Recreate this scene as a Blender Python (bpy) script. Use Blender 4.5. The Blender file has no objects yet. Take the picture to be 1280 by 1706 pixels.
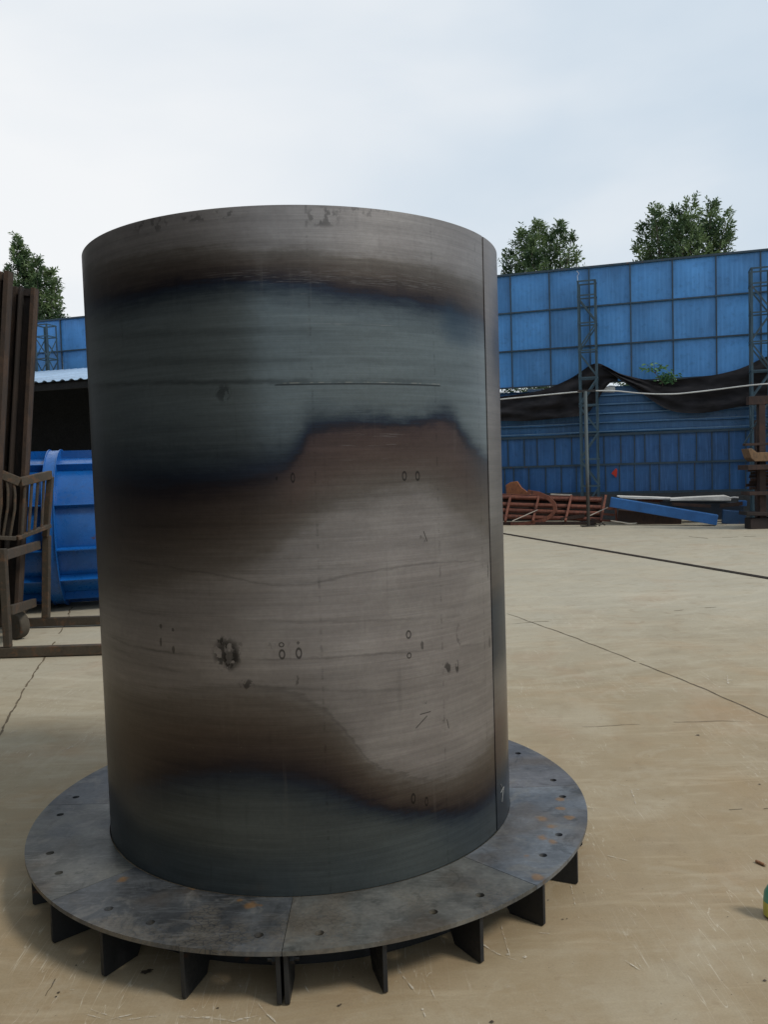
import bpy, bmesh, math, random
from math import sin, cos, pi, radians, atan2, hypot, sqrt
from mathutils import Vector, Matrix
random.seed(7)
S = bpy.context.scene
COL = S.collection

# ------------------------------------------------------------------ camera
F_PX, PITCH, ROLL, CAM_Z = 1390.2, -0.0555, -0.0316, 1.55      # photo is 1280 x 1706
cp_, sp_ = cos(PITCH), sin(PITCH); cr_, sr_ = cos(ROLL), sin(ROLL)
FWD = Vector((0, cp_, sp_)); UP0 = Vector((0, -sp_, cp_)); RT0 = Vector((1, 0, 0))
CU = RT0*cr_ + UP0*sr_; CV = -RT0*sr_ + UP0*cr_
CAMP = Vector((0, 0, CAM_Z))
cam = bpy.data.cameras.new('camera'); camo = bpy.data.objects.new('camera', cam); COL.objects.link(camo)
cam.sensor_fit = 'HORIZONTAL'; cam.sensor_width = 36; cam.lens = 36*F_PX/1280
cam.clip_start = 0.05; cam.clip_end = 3000
m = Matrix((CU, CV, -FWD)).transposed().to_4x4(); m.translation = CAMP
camo.matrix_world = m; S.camera = camo

# ------------------------------------------------------------------ world, sun, exposure
SUN_EL, SUN_AZ = 48, 62     # azimuth east of "towards the camera side"
w = bpy.data.worlds.new('World'); S.world = w; w.use_nodes = True
nt = w.node_tree; nt.nodes.clear()
def WN(t, **k):
    n = nt.nodes.new(t)
    for a, b in k.items(): setattr(n, a, b)
    return n
sky = WN('ShaderNodeTexSky', sky_type='NISHITA'); sky.sun_disc = False
sky.sun_elevation = radians(SUN_EL)
sun_dir = Vector((sin(radians(SUN_AZ))*cos(radians(SUN_EL)), -cos(radians(SUN_AZ))*cos(radians(SUN_EL)), sin(radians(SUN_EL))))
sky.sun_rotation = atan2(sun_dir.x, sun_dir.y)
sky.air_density = 1.4; sky.dust_density = 3.0
sc_ = WN('ShaderNodeVectorMath', operation='SCALE'); sc_.inputs[3].default_value = 0.10
nt.links.new(sky.outputs[0], sc_.inputs[0])
tc = WN('ShaderNodeTexCoord')
mp = WN('ShaderNodeMapping'); mp.inputs['Scale'].default_value = (1.0, 1.0, 2.6); mp.inputs['Rotation'].default_value = (0.15, -0.45, 0.0)
nt.links.new(tc.outputs['Generated'], mp.inputs[0])
no = WN('ShaderNodeTexNoise'); no.inputs['Scale'].default_value = 1.7; no.inputs['Detail'].default_value = 5; no.inputs['Roughness'].default_value = .45
no.inputs['Distortion'].default_value = .4
nt.links.new(mp.outputs[0], no.inputs['Vector'])
# the cloud deck is brightest up to the left of the view
dt = WN('ShaderNodeVectorMath', operation='DOT_PRODUCT'); dt.inputs[1].default_value = Vector((-.52, .72, .46)).normalized()
nt.links.new(tc.outputs['Generated'], dt.inputs[0])
mr = WN('ShaderNodeMapRange'); mr.inputs[1].default_value = .72; mr.inputs[2].default_value = 1.0
nt.links.new(dt.outputs['Value'], mr.inputs[0])
ma = WN('ShaderNodeMath', operation='MULTIPLY_ADD'); ma.inputs[1].default_value = .45
nt.links.new(mr.outputs[0], ma.inputs[0]); nt.links.new(no.outputs[0], ma.inputs[2])
cr = WN('ShaderNodeValToRGB')
e = cr.color_ramp.elements; e[0].position = .43; e[0].color = (.60, .71, .82, 1); e[1].position = .92; e[1].color = (.95, .965, .98, 1)
q = cr.color_ramp.elements.new(.60); q.color = (.70, .785, .87, 1)
nt.links.new(ma.outputs[0], cr.inputs[0])
mx = WN('ShaderNodeMix', data_type='RGBA'); mx.inputs[0].default_value = .93
nt.links.new(sc_.outputs[0], mx.inputs[6]); nt.links.new(cr.outputs[0], mx.inputs[7])
bg = WN('ShaderNodeBackground'); bg.inputs[1].default_value = 1.0
nt.links.new(mx.outputs[2], bg.inputs[0])
wo = WN('ShaderNodeOutputWorld'); nt.links.new(bg.outputs[0], wo.inputs[0])
sl = bpy.data.lights.new('sun', 'SUN'); sl.energy = 2.0; sl.angle = radians(12); sl.color = (1.0, .95, .86)
so = bpy.data.objects.new('sun', sl); COL.objects.link(so)
so.rotation_euler = sun_dir.to_track_quat('Z', 'Y').to_euler(); so.location = (10, -10, 20)
S.view_settings.view_transform = 'Standard'; S.view_settings.look = 'None'
S.view_settings.exposure = 0; S.view_settings.gamma = 1
S.render.engine = 'CYCLES'

# ------------------------------------------------------------------ measuring helpers (photo pixel -> real place)
def ray(px, py): return FWD + CU*((px-640)/F_PX) + CV*((853-py)/F_PX)
def G(px, py, z=0.0):
    d = ray(px, py); return CAMP + d*((z-CAM_Z)/d.z)
def AT(px, py, Y):
    d = ray(px, py); return CAMP + d*(Y/d.y)
FN = Vector((.298, .954, 0)).normalized(); FD = Vector((.954, -.298, 0)).normalized(); FP0 = Vector((4.9, 21.3, 0))
def fen(s, z, off=0.0): return FP0 + FD*s - FN*off + Vector((0, 0, z))
def FP(px, py, off=0.0):
    d = ray(px, py); q = FP0 - FN*off; return CAMP + d*((q-CAMP).dot(FN)/d.dot(FN))
def FS(px, py, off=0.0):
    P = FP(px, py, off); return (P-FP0).dot(FD), P.z
CX, CY, CR, CH0, CH1, CRF = -.3320, 3.4266, .8103, .1749, 2.3604, 1.1155
def CUZ(px, py):
    d = ray(px, py); o = Vector((CX, CY)); a = d.x**2+d.y**2; b = -2*(d.x*CX+d.y*CY); c = CX**2+CY**2-CR**2
    D = max(b*b-4*a*c, 0); s = (-b-sqrt(D))/2/a; P = CAMP + d*s
    return (atan2(P.y-CY, P.x-CX)+pi/2)*CR, P.z

# ------------------------------------------------------------------ material node helper
class V:
    def __init__(s, b, o): s.b = b; s.o = o
    def _m(s, op, *a, clamp=False): return s.b.math(op, s, *a, clamp=clamp)
    def __add__(s, x): return s._m('ADD', x)
    __radd__ = __add__
    def __mul__(s, x): return s._m('MULTIPLY', x)
    __rmul__ = __mul__
    def __sub__(s, x): return s._m('SUBTRACT', x)
    def __rsub__(s, x): return s.b.math('SUBTRACT', x, s)
    def __truediv__(s, x): return s._m('DIVIDE', x)
    def abs(s): return s._m('ABSOLUTE')
    def max(s, x): return s._m('MAXIMUM', x)
    def min(s, x): return s._m('MINIMUM', x)
    def pow(s, x): return s._m('POWER', x)
class B:
    def __init__(s, name):
        s.mat = bpy.data.materials.new(name); s.mat.use_nodes = True; s.t = s.mat.node_tree; s.t.nodes.clear()
        s.out = s.t.nodes.new('ShaderNodeOutputMaterial'); s.p = s.t.nodes.new('ShaderNodeBsdfPrincipled')
        s.t.links.new(s.p.outputs[0], s.out.inputs[0])
        s.tc = s.t.nodes.new('ShaderNodeTexCoord'); s.obj = V(s, s.tc.outputs['Object'])
    def put(s, sock, v):
        if isinstance(v, V): s.t.links.new(v.o, sock)
        elif isinstance(v, (tuple, list)) and len(v) == 3 and sock.type == 'RGBA': sock.default_value = (*v, 1)
        else: sock.default_value = v
    def math(s, op, *a, clamp=False):
        n = s.t.nodes.new('ShaderNodeMath'); n.operation = op; n.use_clamp = clamp
        for i, x in enumerate(a): s.put(n.inputs[i], x)
        return V(s, n.outputs[0])
    def xyz(s, v=None):
        n = s.t.nodes.new('ShaderNodeSeparateXYZ'); s.put(n.inputs[0], v or s.obj); return [V(s, o) for o in n.outputs]
    def vec(s, x, y, z):
        n = s.t.nodes.new('ShaderNodeCombineXYZ')
        for i, q in enumerate((x, y, z)): s.put(n.inputs[i], q)
        return V(s, n.outputs[0])
    def scale(s, v, sc, loc=(0, 0, 0), rot=(0, 0, 0)):
        n = s.t.nodes.new('ShaderNodeMapping'); s.put(n.inputs[0], v); n.inputs['Scale'].default_value = sc
        n.inputs['Location'].default_value = loc; n.inputs['Rotation'].default_value = rot; return V(s, n.outputs[0])
    def noise(s, v, sc=5, det=4, rough=.55, dist=0.0):
        n = s.t.nodes.new('ShaderNodeTexNoise'); s.put(n.inputs['Vector'], v)
        n.inputs['Scale'].default_value = sc; n.inputs['Detail'].default_value = det
        n.inputs['Roughness'].default_value = rough; n.inputs['Distortion'].default_value = dist
        return V(s, n.outputs[0])
    def voro(s, v, sc=5, feat='F1'):
        n = s.t.nodes.new('ShaderNodeTexVoronoi'); n.feature = feat; s.put(n.inputs['Vector'], v); n.inputs['Scale'].default_value = sc
        return V(s, n.outputs[0])
    def ss(s, v, a, b, to0=0.0, to1=1.0):
        n = s.t.nodes.new('ShaderNodeMapRange'); n.interpolation_type = 'SMOOTHSTEP'; s.put(n.inputs[0], v)
        for i, x in enumerate((a, b, to0, to1)): s.put(n.inputs[1+i], x)
        return V(s, n.outputs[0])
    def lin(s, v, a, b, to0=0.0, to1=1.0):
        n = s.t.nodes.new('ShaderNodeMapRange'); s.put(n.inputs[0], v)
        for i, x in enumerate((a, b, to0, to1)): s.put(n.inputs[1+i], x)
        return V(s, n.outputs[0])
    def mix(s, f, a, b, mode='MIX'):
        n = s.t.nodes.new('ShaderNodeMix'); n.data_type = 'RGBA'; n.blend_type = mode
        s.put(n.inputs[0], f); s.put(n.inputs[6], a); s.put(n.inputs[7], b); return V(s, n.outputs[2])
    def gain(s, c, f):   # colour times a grey factor
        n = s.t.nodes.new('ShaderNodeVectorMath'); n.operation = 'SCALE'; s.put(n.inputs[0], c); s.put(n.inputs[3], f); return V(s, n.outputs[0])
    def ramp(s, v, stops):
        n = s.t.nodes.new('ShaderNodeValToRGB'); s.put(n.inputs[0], v); el = n.color_ramp.elements
        while len(el) < len(stops): el.new(.5)
        for k, (p, c) in enumerate(stops): el[k].position = p; el[k].color = (*c, 1)
        return V(s, n.outputs[0])
    def curve(s, v, pts):
        n = s.t.nodes.new('ShaderNodeFloatCurve'); s.put(n.inputs['Value'], v); c = n.mapping.curves[0]
        pts = sorted(pts); n.mapping.use_clip = False
        c.points[0].location = pts[0]; c.points[1].location = pts[-1]
        for p in pts[1:-1]: c.points.new(*p)
        n.mapping.update(); return V(s, n.outputs[0])
    def rnd(s):
        n = s.t.nodes.new('ShaderNodeObjectInfo'); return V(s, n.outputs['Random'])
    def bump(s, h, dist=.002, strength=.5):
        n = s.t.nodes.new('ShaderNodeBump'); s.put(n.inputs['Height'], h); n.inputs['Distance'].default_value = dist
        n.inputs['Strength'].default_value = strength; s.t.links.new(n.outputs[0], s.p.inputs['Normal'])
    def fin(s, col, rough=.6, metal=0.0, spec=.5):
        s.put(s.p.inputs['Base Color'], col); s.put(s.p.inputs['Roughness'], rough); s.put(s.p.inputs['Metallic'], metal)
        s.put(s.p.inputs['Specular IOR Level'], spec); return s.mat

def painted(name, col, dark=None, rust=.15, rough=.5, sc=3.0, streak=0.0, metal=0.0, rustcol=(.09, .035, .015)):
    b = B(name); r = b.rnd()
    p = b.vec(*[x + r*37.3 for x in b.xyz()])
    n1 = b.noise(p, sc, 5); n2 = b.noise(p, sc*9, 4, .6)
    c = b.gain(b.gain(col, b.lin(n1, .3, .7, .78, 1.18)), b.lin(r, 0.0, 1.0, .82, 1.12))
    c = b.mix(b.ss(n2, .5, .75, 0, .35), c, dark or tuple(x*.45 for x in col))
    if streak:
        st = b.noise(b.scale(p, (14, 14, .7)), 1.6, 4, .6)
        c = b.mix(b.ss(st, .48, .72, 0, streak), c, tuple(min(1, x*1.5+.05) for x in col))
        st2 = b.noise(b.scale(p, (9, 9, .5), (3, 2, 1)), 1.3, 4, .6)
        c = b.mix(b.ss(st2, .5, .75, 0, streak), c, tuple(x*.5 for x in col))
    if rust:
        n3 = b.noise(p, sc*2.3, 6, .7)
        c = b.mix(b.ss(n3, .66-rust*.5, .74-rust*.4, 0, .9), c, rustcol)
    b.bump(n2, .002, .4)
    return b.fin(c, b.lin(n2, .3, .7, rough-.1, rough+.15), metal)

def rusty(name, c0=(.10, .04, .022), c1=(.17, .065, .03), c2=(.05, .026, .018), sc=2.5, rough=.85):
    b = B(name); r = b.rnd(); p = b.vec(*[x + r*5.1 for x in b.xyz()])
    n1 = b.noise(p, sc, 6, .6); n2 = b.noise(b.scale(p, (1, 1, .35)), sc*6, 5, .65); n3 = b.noise(p, sc*25, 3)
    c = b.mix(b.ss(n1, .35, .65), c0, c1); c = b.mix(b.ss(n2, .45, .7, 0, .8), c, c2)
    c = b.gain(c, b.lin(n3, .3, .7, .8, 1.2)); b.bump(n3, .003, .6)
    return b.fin(c, rough)

# ------------------------------------------------------------------ mesh helpers
class MB:
    def __init__(s): s.v = []; s.f = []; s.smooth = set()
    def add(s, vs, fs):
        k = len(s.v); s.v += [tuple(x) for x in vs]; s.f += [tuple(i+k for i in f) for f in fs]; return s
    def box(s, a, b):
        (x0, y0, z0), (x1, y1, z1) = a, b
        return s.add([(x0,y0,z0),(x1,y0,z0),(x1,y1,z0),(x0,y1,z0),(x0,y0,z1),(x1,y0,z1),(x1,y1,z1),(x0,y1,z1)],
                     [(0,3,2,1),(4,5,6,7),(0,1,5,4),(1,2,6,5),(2,3,7,6),(3,0,4,7)])
    def bar(s, p, q, wd, ht, up=(0, 0, 1)):
        p, q = Vector(p), Vector(q); d = (q-p).normalized(); u = Vector(up)
        if abs(d.dot(u)) > .98: u = Vector((0, 1, 0)) if abs(d.y) < .9 else Vector((1, 0, 0))
        x = d.cross(u).normalized()*(wd/2); y = x.cross(d).normalized()*(ht/2)
        vs = [p-x-y, p+x-y, p+x+y, p-x+y, q-x-y, q+x-y, q+x+y, q-x+y]
        return s.add(vs, [(0,3,2,1),(4,5,6,7),(0,1,5,4),(1,2,6,5),(2,3,7,6),(3,0,4,7)])
    def angle(s, p, q, wd, th, dx, dy):      # L section swept from p to q; dx, dy: leg directions
        p, q, dx, dy = Vector(p), Vector(q), Vector(dx).normalized(), Vector(dy).normalized()
        pr = [Vector((0,0,0)), dx*wd, dx*wd+dy*th, dx*th+dy*th, dx*th+dy*wd, dy*wd]
        vs = [p+k for k in pr]+[q+k for k in pr]
        fs = [tuple(range(5, -1, -1)), tuple(range(6, 12))] + [(i, (i+1) % 6, 6+(i+1) % 6, 6+i) for i in range(6)]
        return s.add(vs, fs)
    def tube(s, pts, r, n=10, caps=True):
        pts = [Vector(p) for p in pts]; R = r if isinstance(r, (list, tuple)) else [r]*len(pts)
        k = len(s.v); ref = None; rings = []
        for i, p in enumerate(pts):
            d = (pts[min(i+1, len(pts)-1)]-pts[max(i-1, 0)]).normalized()
            if ref is None:
                ref = d.cross(Vector((0, 0, 1)))
                if ref.length < .1: ref = d.cross(Vector((1, 0, 0)))
            ref = (ref - d*ref.dot(d)).normalized(); y = d.cross(ref)
            s.v += [tuple(p + ref*cos(2*pi*j/n)*R[i] + y*sin(2*pi*j/n)*R[i]) for j in range(n)]
        for i in range(len(pts)-1):
            for j in range(n):
                a = k+i*n+j; b = k+i*n+(j+1) % n; s.f.append((a, b, b+n, a+n))
        if caps:
            s.f.append(tuple(k+j for j in range(n))[::-1]); s.f.append(tuple(k+(len(pts)-1)*n+j for j in range(n)))
        return s
    def prism(s, poly, d):                   # poly: 3-D outline, d: extrusion vector
        d = Vector(d); n = len(poly); poly = [Vector(p) for p in poly]
        return s.add(poly+[p+d for p in poly], [tuple(range(n))[::-1], tuple(range(n, 2*n))]+[(i, (i+1) % n, n+(i+1) % n, n+i) for i in range(n)])
    def grid(s, fn, nu, nv):
        k = len(s.v)
        for j in range(nv+1):
            for i in range(nu+1): s.v.append(tuple(fn(i/nu, j/nv)))
        for j in range(nv):
            for i in range(nu):
                a = k+j*(nu+1)+i; s.f.append((a, a+1, a+nu+2, a+nu+1))
        return s
    def slab(s, fn, nu, nv, th):             # a sheet with real thickness th (vector)
        th = Vector(th); N = (nu+1)*(nv+1); k = len(s.v)
        s.grid(fn, nu, nv); s.grid(lambda u, v: Vector(fn(u, v))+th, nu, nv)
        q = nu*nv
        L = len(s.f); s.f[L-q:] = [f[::-1] for f in s.f[L-q:]]
        def e(a, b): s.f.append((b, a, a+N, b+N))
        for i in range(nu): e(k+i, k+i+1); e(k+nv*(nu+1)+i+1, k+nv*(nu+1)+i)
        for j in range(nv): e(k+(j+1)*(nu+1), k+j*(nu+1)); e(k+j*(nu+1)+nu, k+(j+1)*(nu+1)+nu)
        return s
    def build(s, name, mat, parent=None, smooth=None, bevel=0.0, origin=None):
        me = bpy.data.meshes.new(name); o0 = Vector(origin) if origin is not None else Vector((0, 0, 0))
        me.from_pydata([tuple(Vector(v)-o0) for v in s.v], [], s.f); me.update()
        bm = bmesh.new(); bm.from_mesh(me); bmesh.ops.recalc_face_normals(bm, faces=bm.faces[:]); bm.to_mesh(me); bm.free()
        if smooth is not None:
            me.polygons.foreach_set('use_smooth', [True]*len(me.polygons)); me.set_sharp_from_angle(angle=radians(smooth))
        me.materials.append(mat)
        o = bpy.data.objects.new(name, me); COL.objects.link(o)
        if origin is not None: o.location = o0
        if parent is not None: o.parent = parent; o.location = o0 - parent.location if origin is not None else -parent.location
        if bevel:
            md = o.modifiers.new('bevel', 'BEVEL'); md.width = bevel; md.segments = 2; md.limit_method = 'ANGLE'; md.harden_normals = False
        return o
def tag(o, label=None, cat=None, group=None, kind=None):
    if label: o['label'] = label
    if cat: o['category'] = cat
    if group: o['group'] = group
    if kind: o['kind'] = kind
    return o
def thing(name, label, cat, loc, group=None):
    o = bpy.data.objects.new(name, None); COL.objects.link(o); o.location = loc; o.empty_display_size = .2
    return tag(o, label, cat, group)

# ------------------------------------------------------------------ ground
def ground_mat():
    b = B('worn_concrete'); p = b.obj; x, y, z = b.xyz()
    big = b.noise(p, .35, 5, .55, .3); mid = b.noise(p, 1.6, 6, .6, .4); fine = b.noise(p, 22, 5, .6); vf = b.noise(p, 140, 3, .6)
    trowel = b.noise(b.scale(p, (1.0, 7.0, 1.0), rot=(0, 0, .25)), 2.0, 5, .6, 1.2)
    c = b.mix(b.ss(big, .35, .65), (.285, .228, .142), (.345, .284, .188))
    c = b.mix(b.ss(mid, .45, .72, 0, .6), c, (.33, .225, .125))
    # the near bay of the slab is more yellow with earth; the far bays are bleached grey
    bay = y + (big-.5)*2.2 - x*.25
    c = b.mix(b.ss(bay, 5.6, 2.4)*.65, c, (.275, .200, .112)); c = b.mix(b.ss(bay, 4.2, 9.0)*.75, c, (.385, .355, .280))
    red = b.noise(b.scale(p, (1, 1, 1), (5, 9, 0)), .9, 5, .6, .5)
    c = b.mix(b.ss(red, .52, .70, 0, .30), c, (.33, .215, .13))
    # wide sweeping tyre and broom arcs
    for (ax, ay, k, seed) in ((9.0, 4.0, .16, 1.0), (-3.0, 19.0, .22, 5.0), (3.0, 26.0, .24, 9.0)):
        dx = x-ax; dy = y-ay; rr = b.math('SQRT', dx*dx+dy*dy); an = b.math('ARCTAN2', dy, dx)
        sw = b.noise(b.vec(rr*2.0, an*5.0, seed), 1.7, 6, .7, .8)
        k = b.ss(bay, 3.0, 7.0, k*.5, k)
        c = b.mix(b.ss(sw, .52, .66)*k, c, (.50, .45, .345)); c = b.mix(b.ss(sw, .44, .34)*k*.8, c, (.23, .18, .115))
    pale = b.noise(b.scale(p, (1, 1, 1), (15, 2, 0)), 1.1, 6, .65, .4)
    c = b.mix(b.ss(pale, .50, .70, 0, .55), c, (.40, .345, .25))
    mott = b.noise(p, 4.5, 6, .68, .6); c = b.mix(b.ss(mott, .52, .68, 0, .26), c, (.21, .155, .095)); c = b.mix(b.ss(mott, .46, .34, 0, .25), c, (.40, .35, .26))
    c = b.mix(b.ss(trowel, .52, .70, 0, .25), c, (.46, .38, .26))
    c = b.mix(b.ss(fine, .55, .75, 0, .30), c, (.22, .155, .09))
    grit = b.noise(p, 60, 2, .5)
    c = b.mix(b.ss(grit, .72, .76, 0, .7), c, (.11, .08, .05))
    # fine random scratches, thin and broken
    for k, (rot, sc, pos) in enumerate(((.5, 9, 3), (-.9, 7, 8), (2.2, 8, 5))):
        sn = b.noise(b.scale(p, (sc, .5, 1), (pos, pos, 0), (0, 0, rot)), 3.0, 2, .5, .15)
        gate = b.noise(b.scale(p, (1, 1, 1), (k*4, 7, 0)), 1.3, 3)
        m = b.ss((sn-.5).abs(), .006, .0) * b.ss(gate, .55, .62)
        c = b.mix(m*.5, c, (.56, .50, .40))
    c = b.gain(c, b.lin(vf, .3, .7, .93, 1.07))
    b.bump(mid*.5+fine*.35+vf*.15, .004, .35)
    return b.fin(c, b.lin(mid, .3, .7, .62, .88), 0, .35)
gm = MB(); N_ = 1
gm.add([(-400, -400, 0), (400, -400, 0), (400, 600, 0), (-400, 600, 0)], [(0, 1, 2, 3)])
ground = tag(gm.build('ground', ground_mat()), kind='structure')
ground['label'] = 'tan worn concrete yard with scratches and cracks'

WS = 1.0
def ribbon(mb, pts, wd, z, jit=.35, broken=0.0, step=.03, wob=.004):
    pts = [Vector((p[0], p[1], 0)) for p in pts]; poly = []
    for a, b_ in zip(pts, pts[1:]):
        n = max(1, int((b_-a).length/step))
        for i in range(n): poly.append(a.lerp(b_, i/n))
    poly.append(pts[-1]); ph = random.random()*10; on = True
    prev = None
    for i, p in enumerate(poly):
        d = (poly[min(i+1, len(poly)-1)]-poly[max(i-1, 0)]).normalized(); nx = Vector((-d.y, d.x, 0))
        if random.random() < .25: on = random.random() > broken
        off = nx*(wob*(sin(i*.9+ph)+sin(i*.37+ph*2)+random.uniform(-.6, .6)))
        ww = wd*WS*(1+random.uniform(-jit, jit))*min(1, (i+.6)/3, (len(poly)-i)/3)
        cur = (p+off-nx*ww/2+Vector((0, 0, z)), p+off+nx*ww/2+Vector((0, 0, z)))
        if prev and on: mb.add([prev[0], cur[0], cur[1], prev[1]], [(0, 1, 2, 3)])
        prev = cur
crk = MB()
def gl(*pp): return [G(*p) for p in pp]
ribbon(crk, gl((845, 1022), (960, 1063), (1080, 1110), (1180, 1150), (1330, 1218)), .011, .002, .4, .03, .05, .003)
ribbon(crk, gl((105, 1045), (75, 1095), (45, 1140), (0, 1222), (-40, 1290)), .012, .002, .5, .1, .04, .003)
ribbon(crk, gl((105, 1045), (112, 1030), (120, 1010)), .015, .002, .5, .1, .04, .006)
ribbon(crk, gl((845, 1040), (1000, 1028), (1140, 1016), (1330, 1000)), .010, .002, .5, .45, .06, .01)
ribbon(crk, gl((975, 1347), (1080, 1351), (1180, 1350), (1330, 1345)), .004, .002, .5, .55, .03, .003)
ribbon(crk, gl((640, 1204), (900, 1216), (1100, 1204), (1300, 1200)), .004, .002, .5, .7, .04, .006)
ribbon(crk, gl((1140, 893), (1180, 897), (1260, 893)), .04, .002, .5, .3, .06, .01)
ribbon(crk, gl((60, 1690), (90, 1630), (180, 1600)), .003, .002, .5, .7, .02, .003)
b = B('crack_dirt'); crk.build('crack_lines', b.fin(b.gain((.10, .075, .045), b.lin(b.noise(b.obj, 30, 3), .3, .7, .6, 1.6)), .95), ground)
WS = .5
scr = MB()
for pts, wd, br in [
    ([(140, 1690), (180, 1700), (220, 1690)], .006, .2), ([(145, 1680), (205, 1700)], .005, .2),
    ([(205, 1700), (245, 1695), (290, 1694), (350, 1696), (390, 1702), (430, 1692)], .009, .25),
    ([(300, 1668), (355, 1654)], .004, .5), ([(40, 1656), (75, 1645), (100, 1632)], .005, .4), ([(110, 1650), (165, 1646)], .005, .4),
    ([(425, 1668), (440, 1684), (462, 1706)], .006, .15), ([(505, 1640), (540, 1690)], .004, .5), ([(395, 1637), (425, 1670)], .003, .6),
    ([(660, 1612), (690, 1650), (712, 1700)], .007, .3), ([(715, 1640), (725, 1665)], .005, .4), ([(800, 1570), (830, 1590), (860, 1600)], .007, .3),
    ([(835, 1540), (850, 1595)], .004, .5), ([(985, 1443), (1030, 1470)], .005, .3), ([(1010, 1425), (1052, 1436)], .006, .3),
    ([(950, 1470), (965, 1530)], .004, .3), ([(1040, 1600), (1068, 1617)], .005, .1), ([(865, 1290), (985, 1235)], .003, .5), 
    ([(100, 1253), (130, 1240), (155, 1235)], .009, .3), ([(0, 1229), (35, 1215), (55, 1207)], .013, .3), ([(1000, 1297), (1070, 1318)], .005, .5),
    ([(1050, 1310), (1060, 1340)], .005, .5), ([(1205, 1131), (1222, 1134)], .02, .1), ([(1212, 1126), (1214, 1140)], .012, .1),
    ([(700, 1590), (740, 1600)], .003, .5), ([(895, 1555), (925, 1556)], .007, .1), ([(560, 1605), (575, 1640)], .004, .5),
    ([(870, 1200), (950, 1190), (1060, 1195)], .004, .7), ([(1010, 1560), (1060, 1600), (1072, 1618)], .003, .5),
    ([(12, 1374), (5, 1370)], .01, .1), ([(240, 1660), (262, 1630)], .003, .5), ([(300, 1590), (380, 1640)], .003, .7), ([(1100, 1110), (1230, 1060)], .006, .7),
    ([(900, 950), (1000, 930)], .02, .6), ([(1050, 990), (1190, 960)], .015, .7)]:
    ribbon(scr, gl(*pts), wd*1.5, .003, .7, br, .012, .0007)
def blot(mb, px, py, r, z, n=16, el=.7, rot=0):
    c = G(px, py); ph = [random.uniform(.55, 1.2) for _ in range(n)]
    vs = [(c.x+r*ph[i]*cos(2*pi*i/n), c.y+r*el*ph[i]*sin(2*pi*i/n), z) for i in range(n)]; mb.add(vs, [tuple(range(n))])
for px, py, r in ((846, 1645, .010), (875, 1595, .009), (868, 1603, .006), (846, 1591, .007), (1083, 1601, .003), (857, 1594, .004)): blot(scr, px, py, r, .0035)
b = B('scratch_white'); scr.build('scratch_marks', (b.put(b.p.inputs['Alpha'], b.ss(b.noise(b.obj, 38, 4, .7), .40, .62, .05, .75)), b.fin((.58, .52, .42), .9))[1], ground)
drk = MB()
for px, py, r in ((243, 1620, .018), (250, 1617, .010), (98, 1654, .005), (94, 1661, .004), (127, 1609, .004), (565, 1676, .005), (568, 1674, .004), (938, 1532, .004), (945, 1531, .003), (1266, 1307, .006), (1163, 1225, .012), (1275, 1634, .006), (1213, 1528, .003), (914, 1500, .004), (820, 1703, .008), (363, 1680, .004)): blot(drk, px, py, r, .0032)
b = B('oil_spot'); drk.build('dark_spots', b.fin((.05, .035, .022), .8), ground)

# steel strip set in the yard
sr = thing('ground_rail', 'dark thin steel rail laid flush across the concrete yard', 'rail', G(1060, 925))
a_, b_ = G(760, 876), G(1500, 1001)
dd = (b_-a_).normalized(); nn = Vector((-dd.y, dd.x, 0))
for k in (-.032, .032):
    mb = MB(); mb.bar(a_+nn*k+Vector((0, 0, .006)), b_+nn*k+Vector((0, 0, .006)), .022, .016); mb.build('rail_edge', rusty('rail_steel', (.035, .026, .02), (.06, .042, .03), (.02, .016, .013)), sr)

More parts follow.
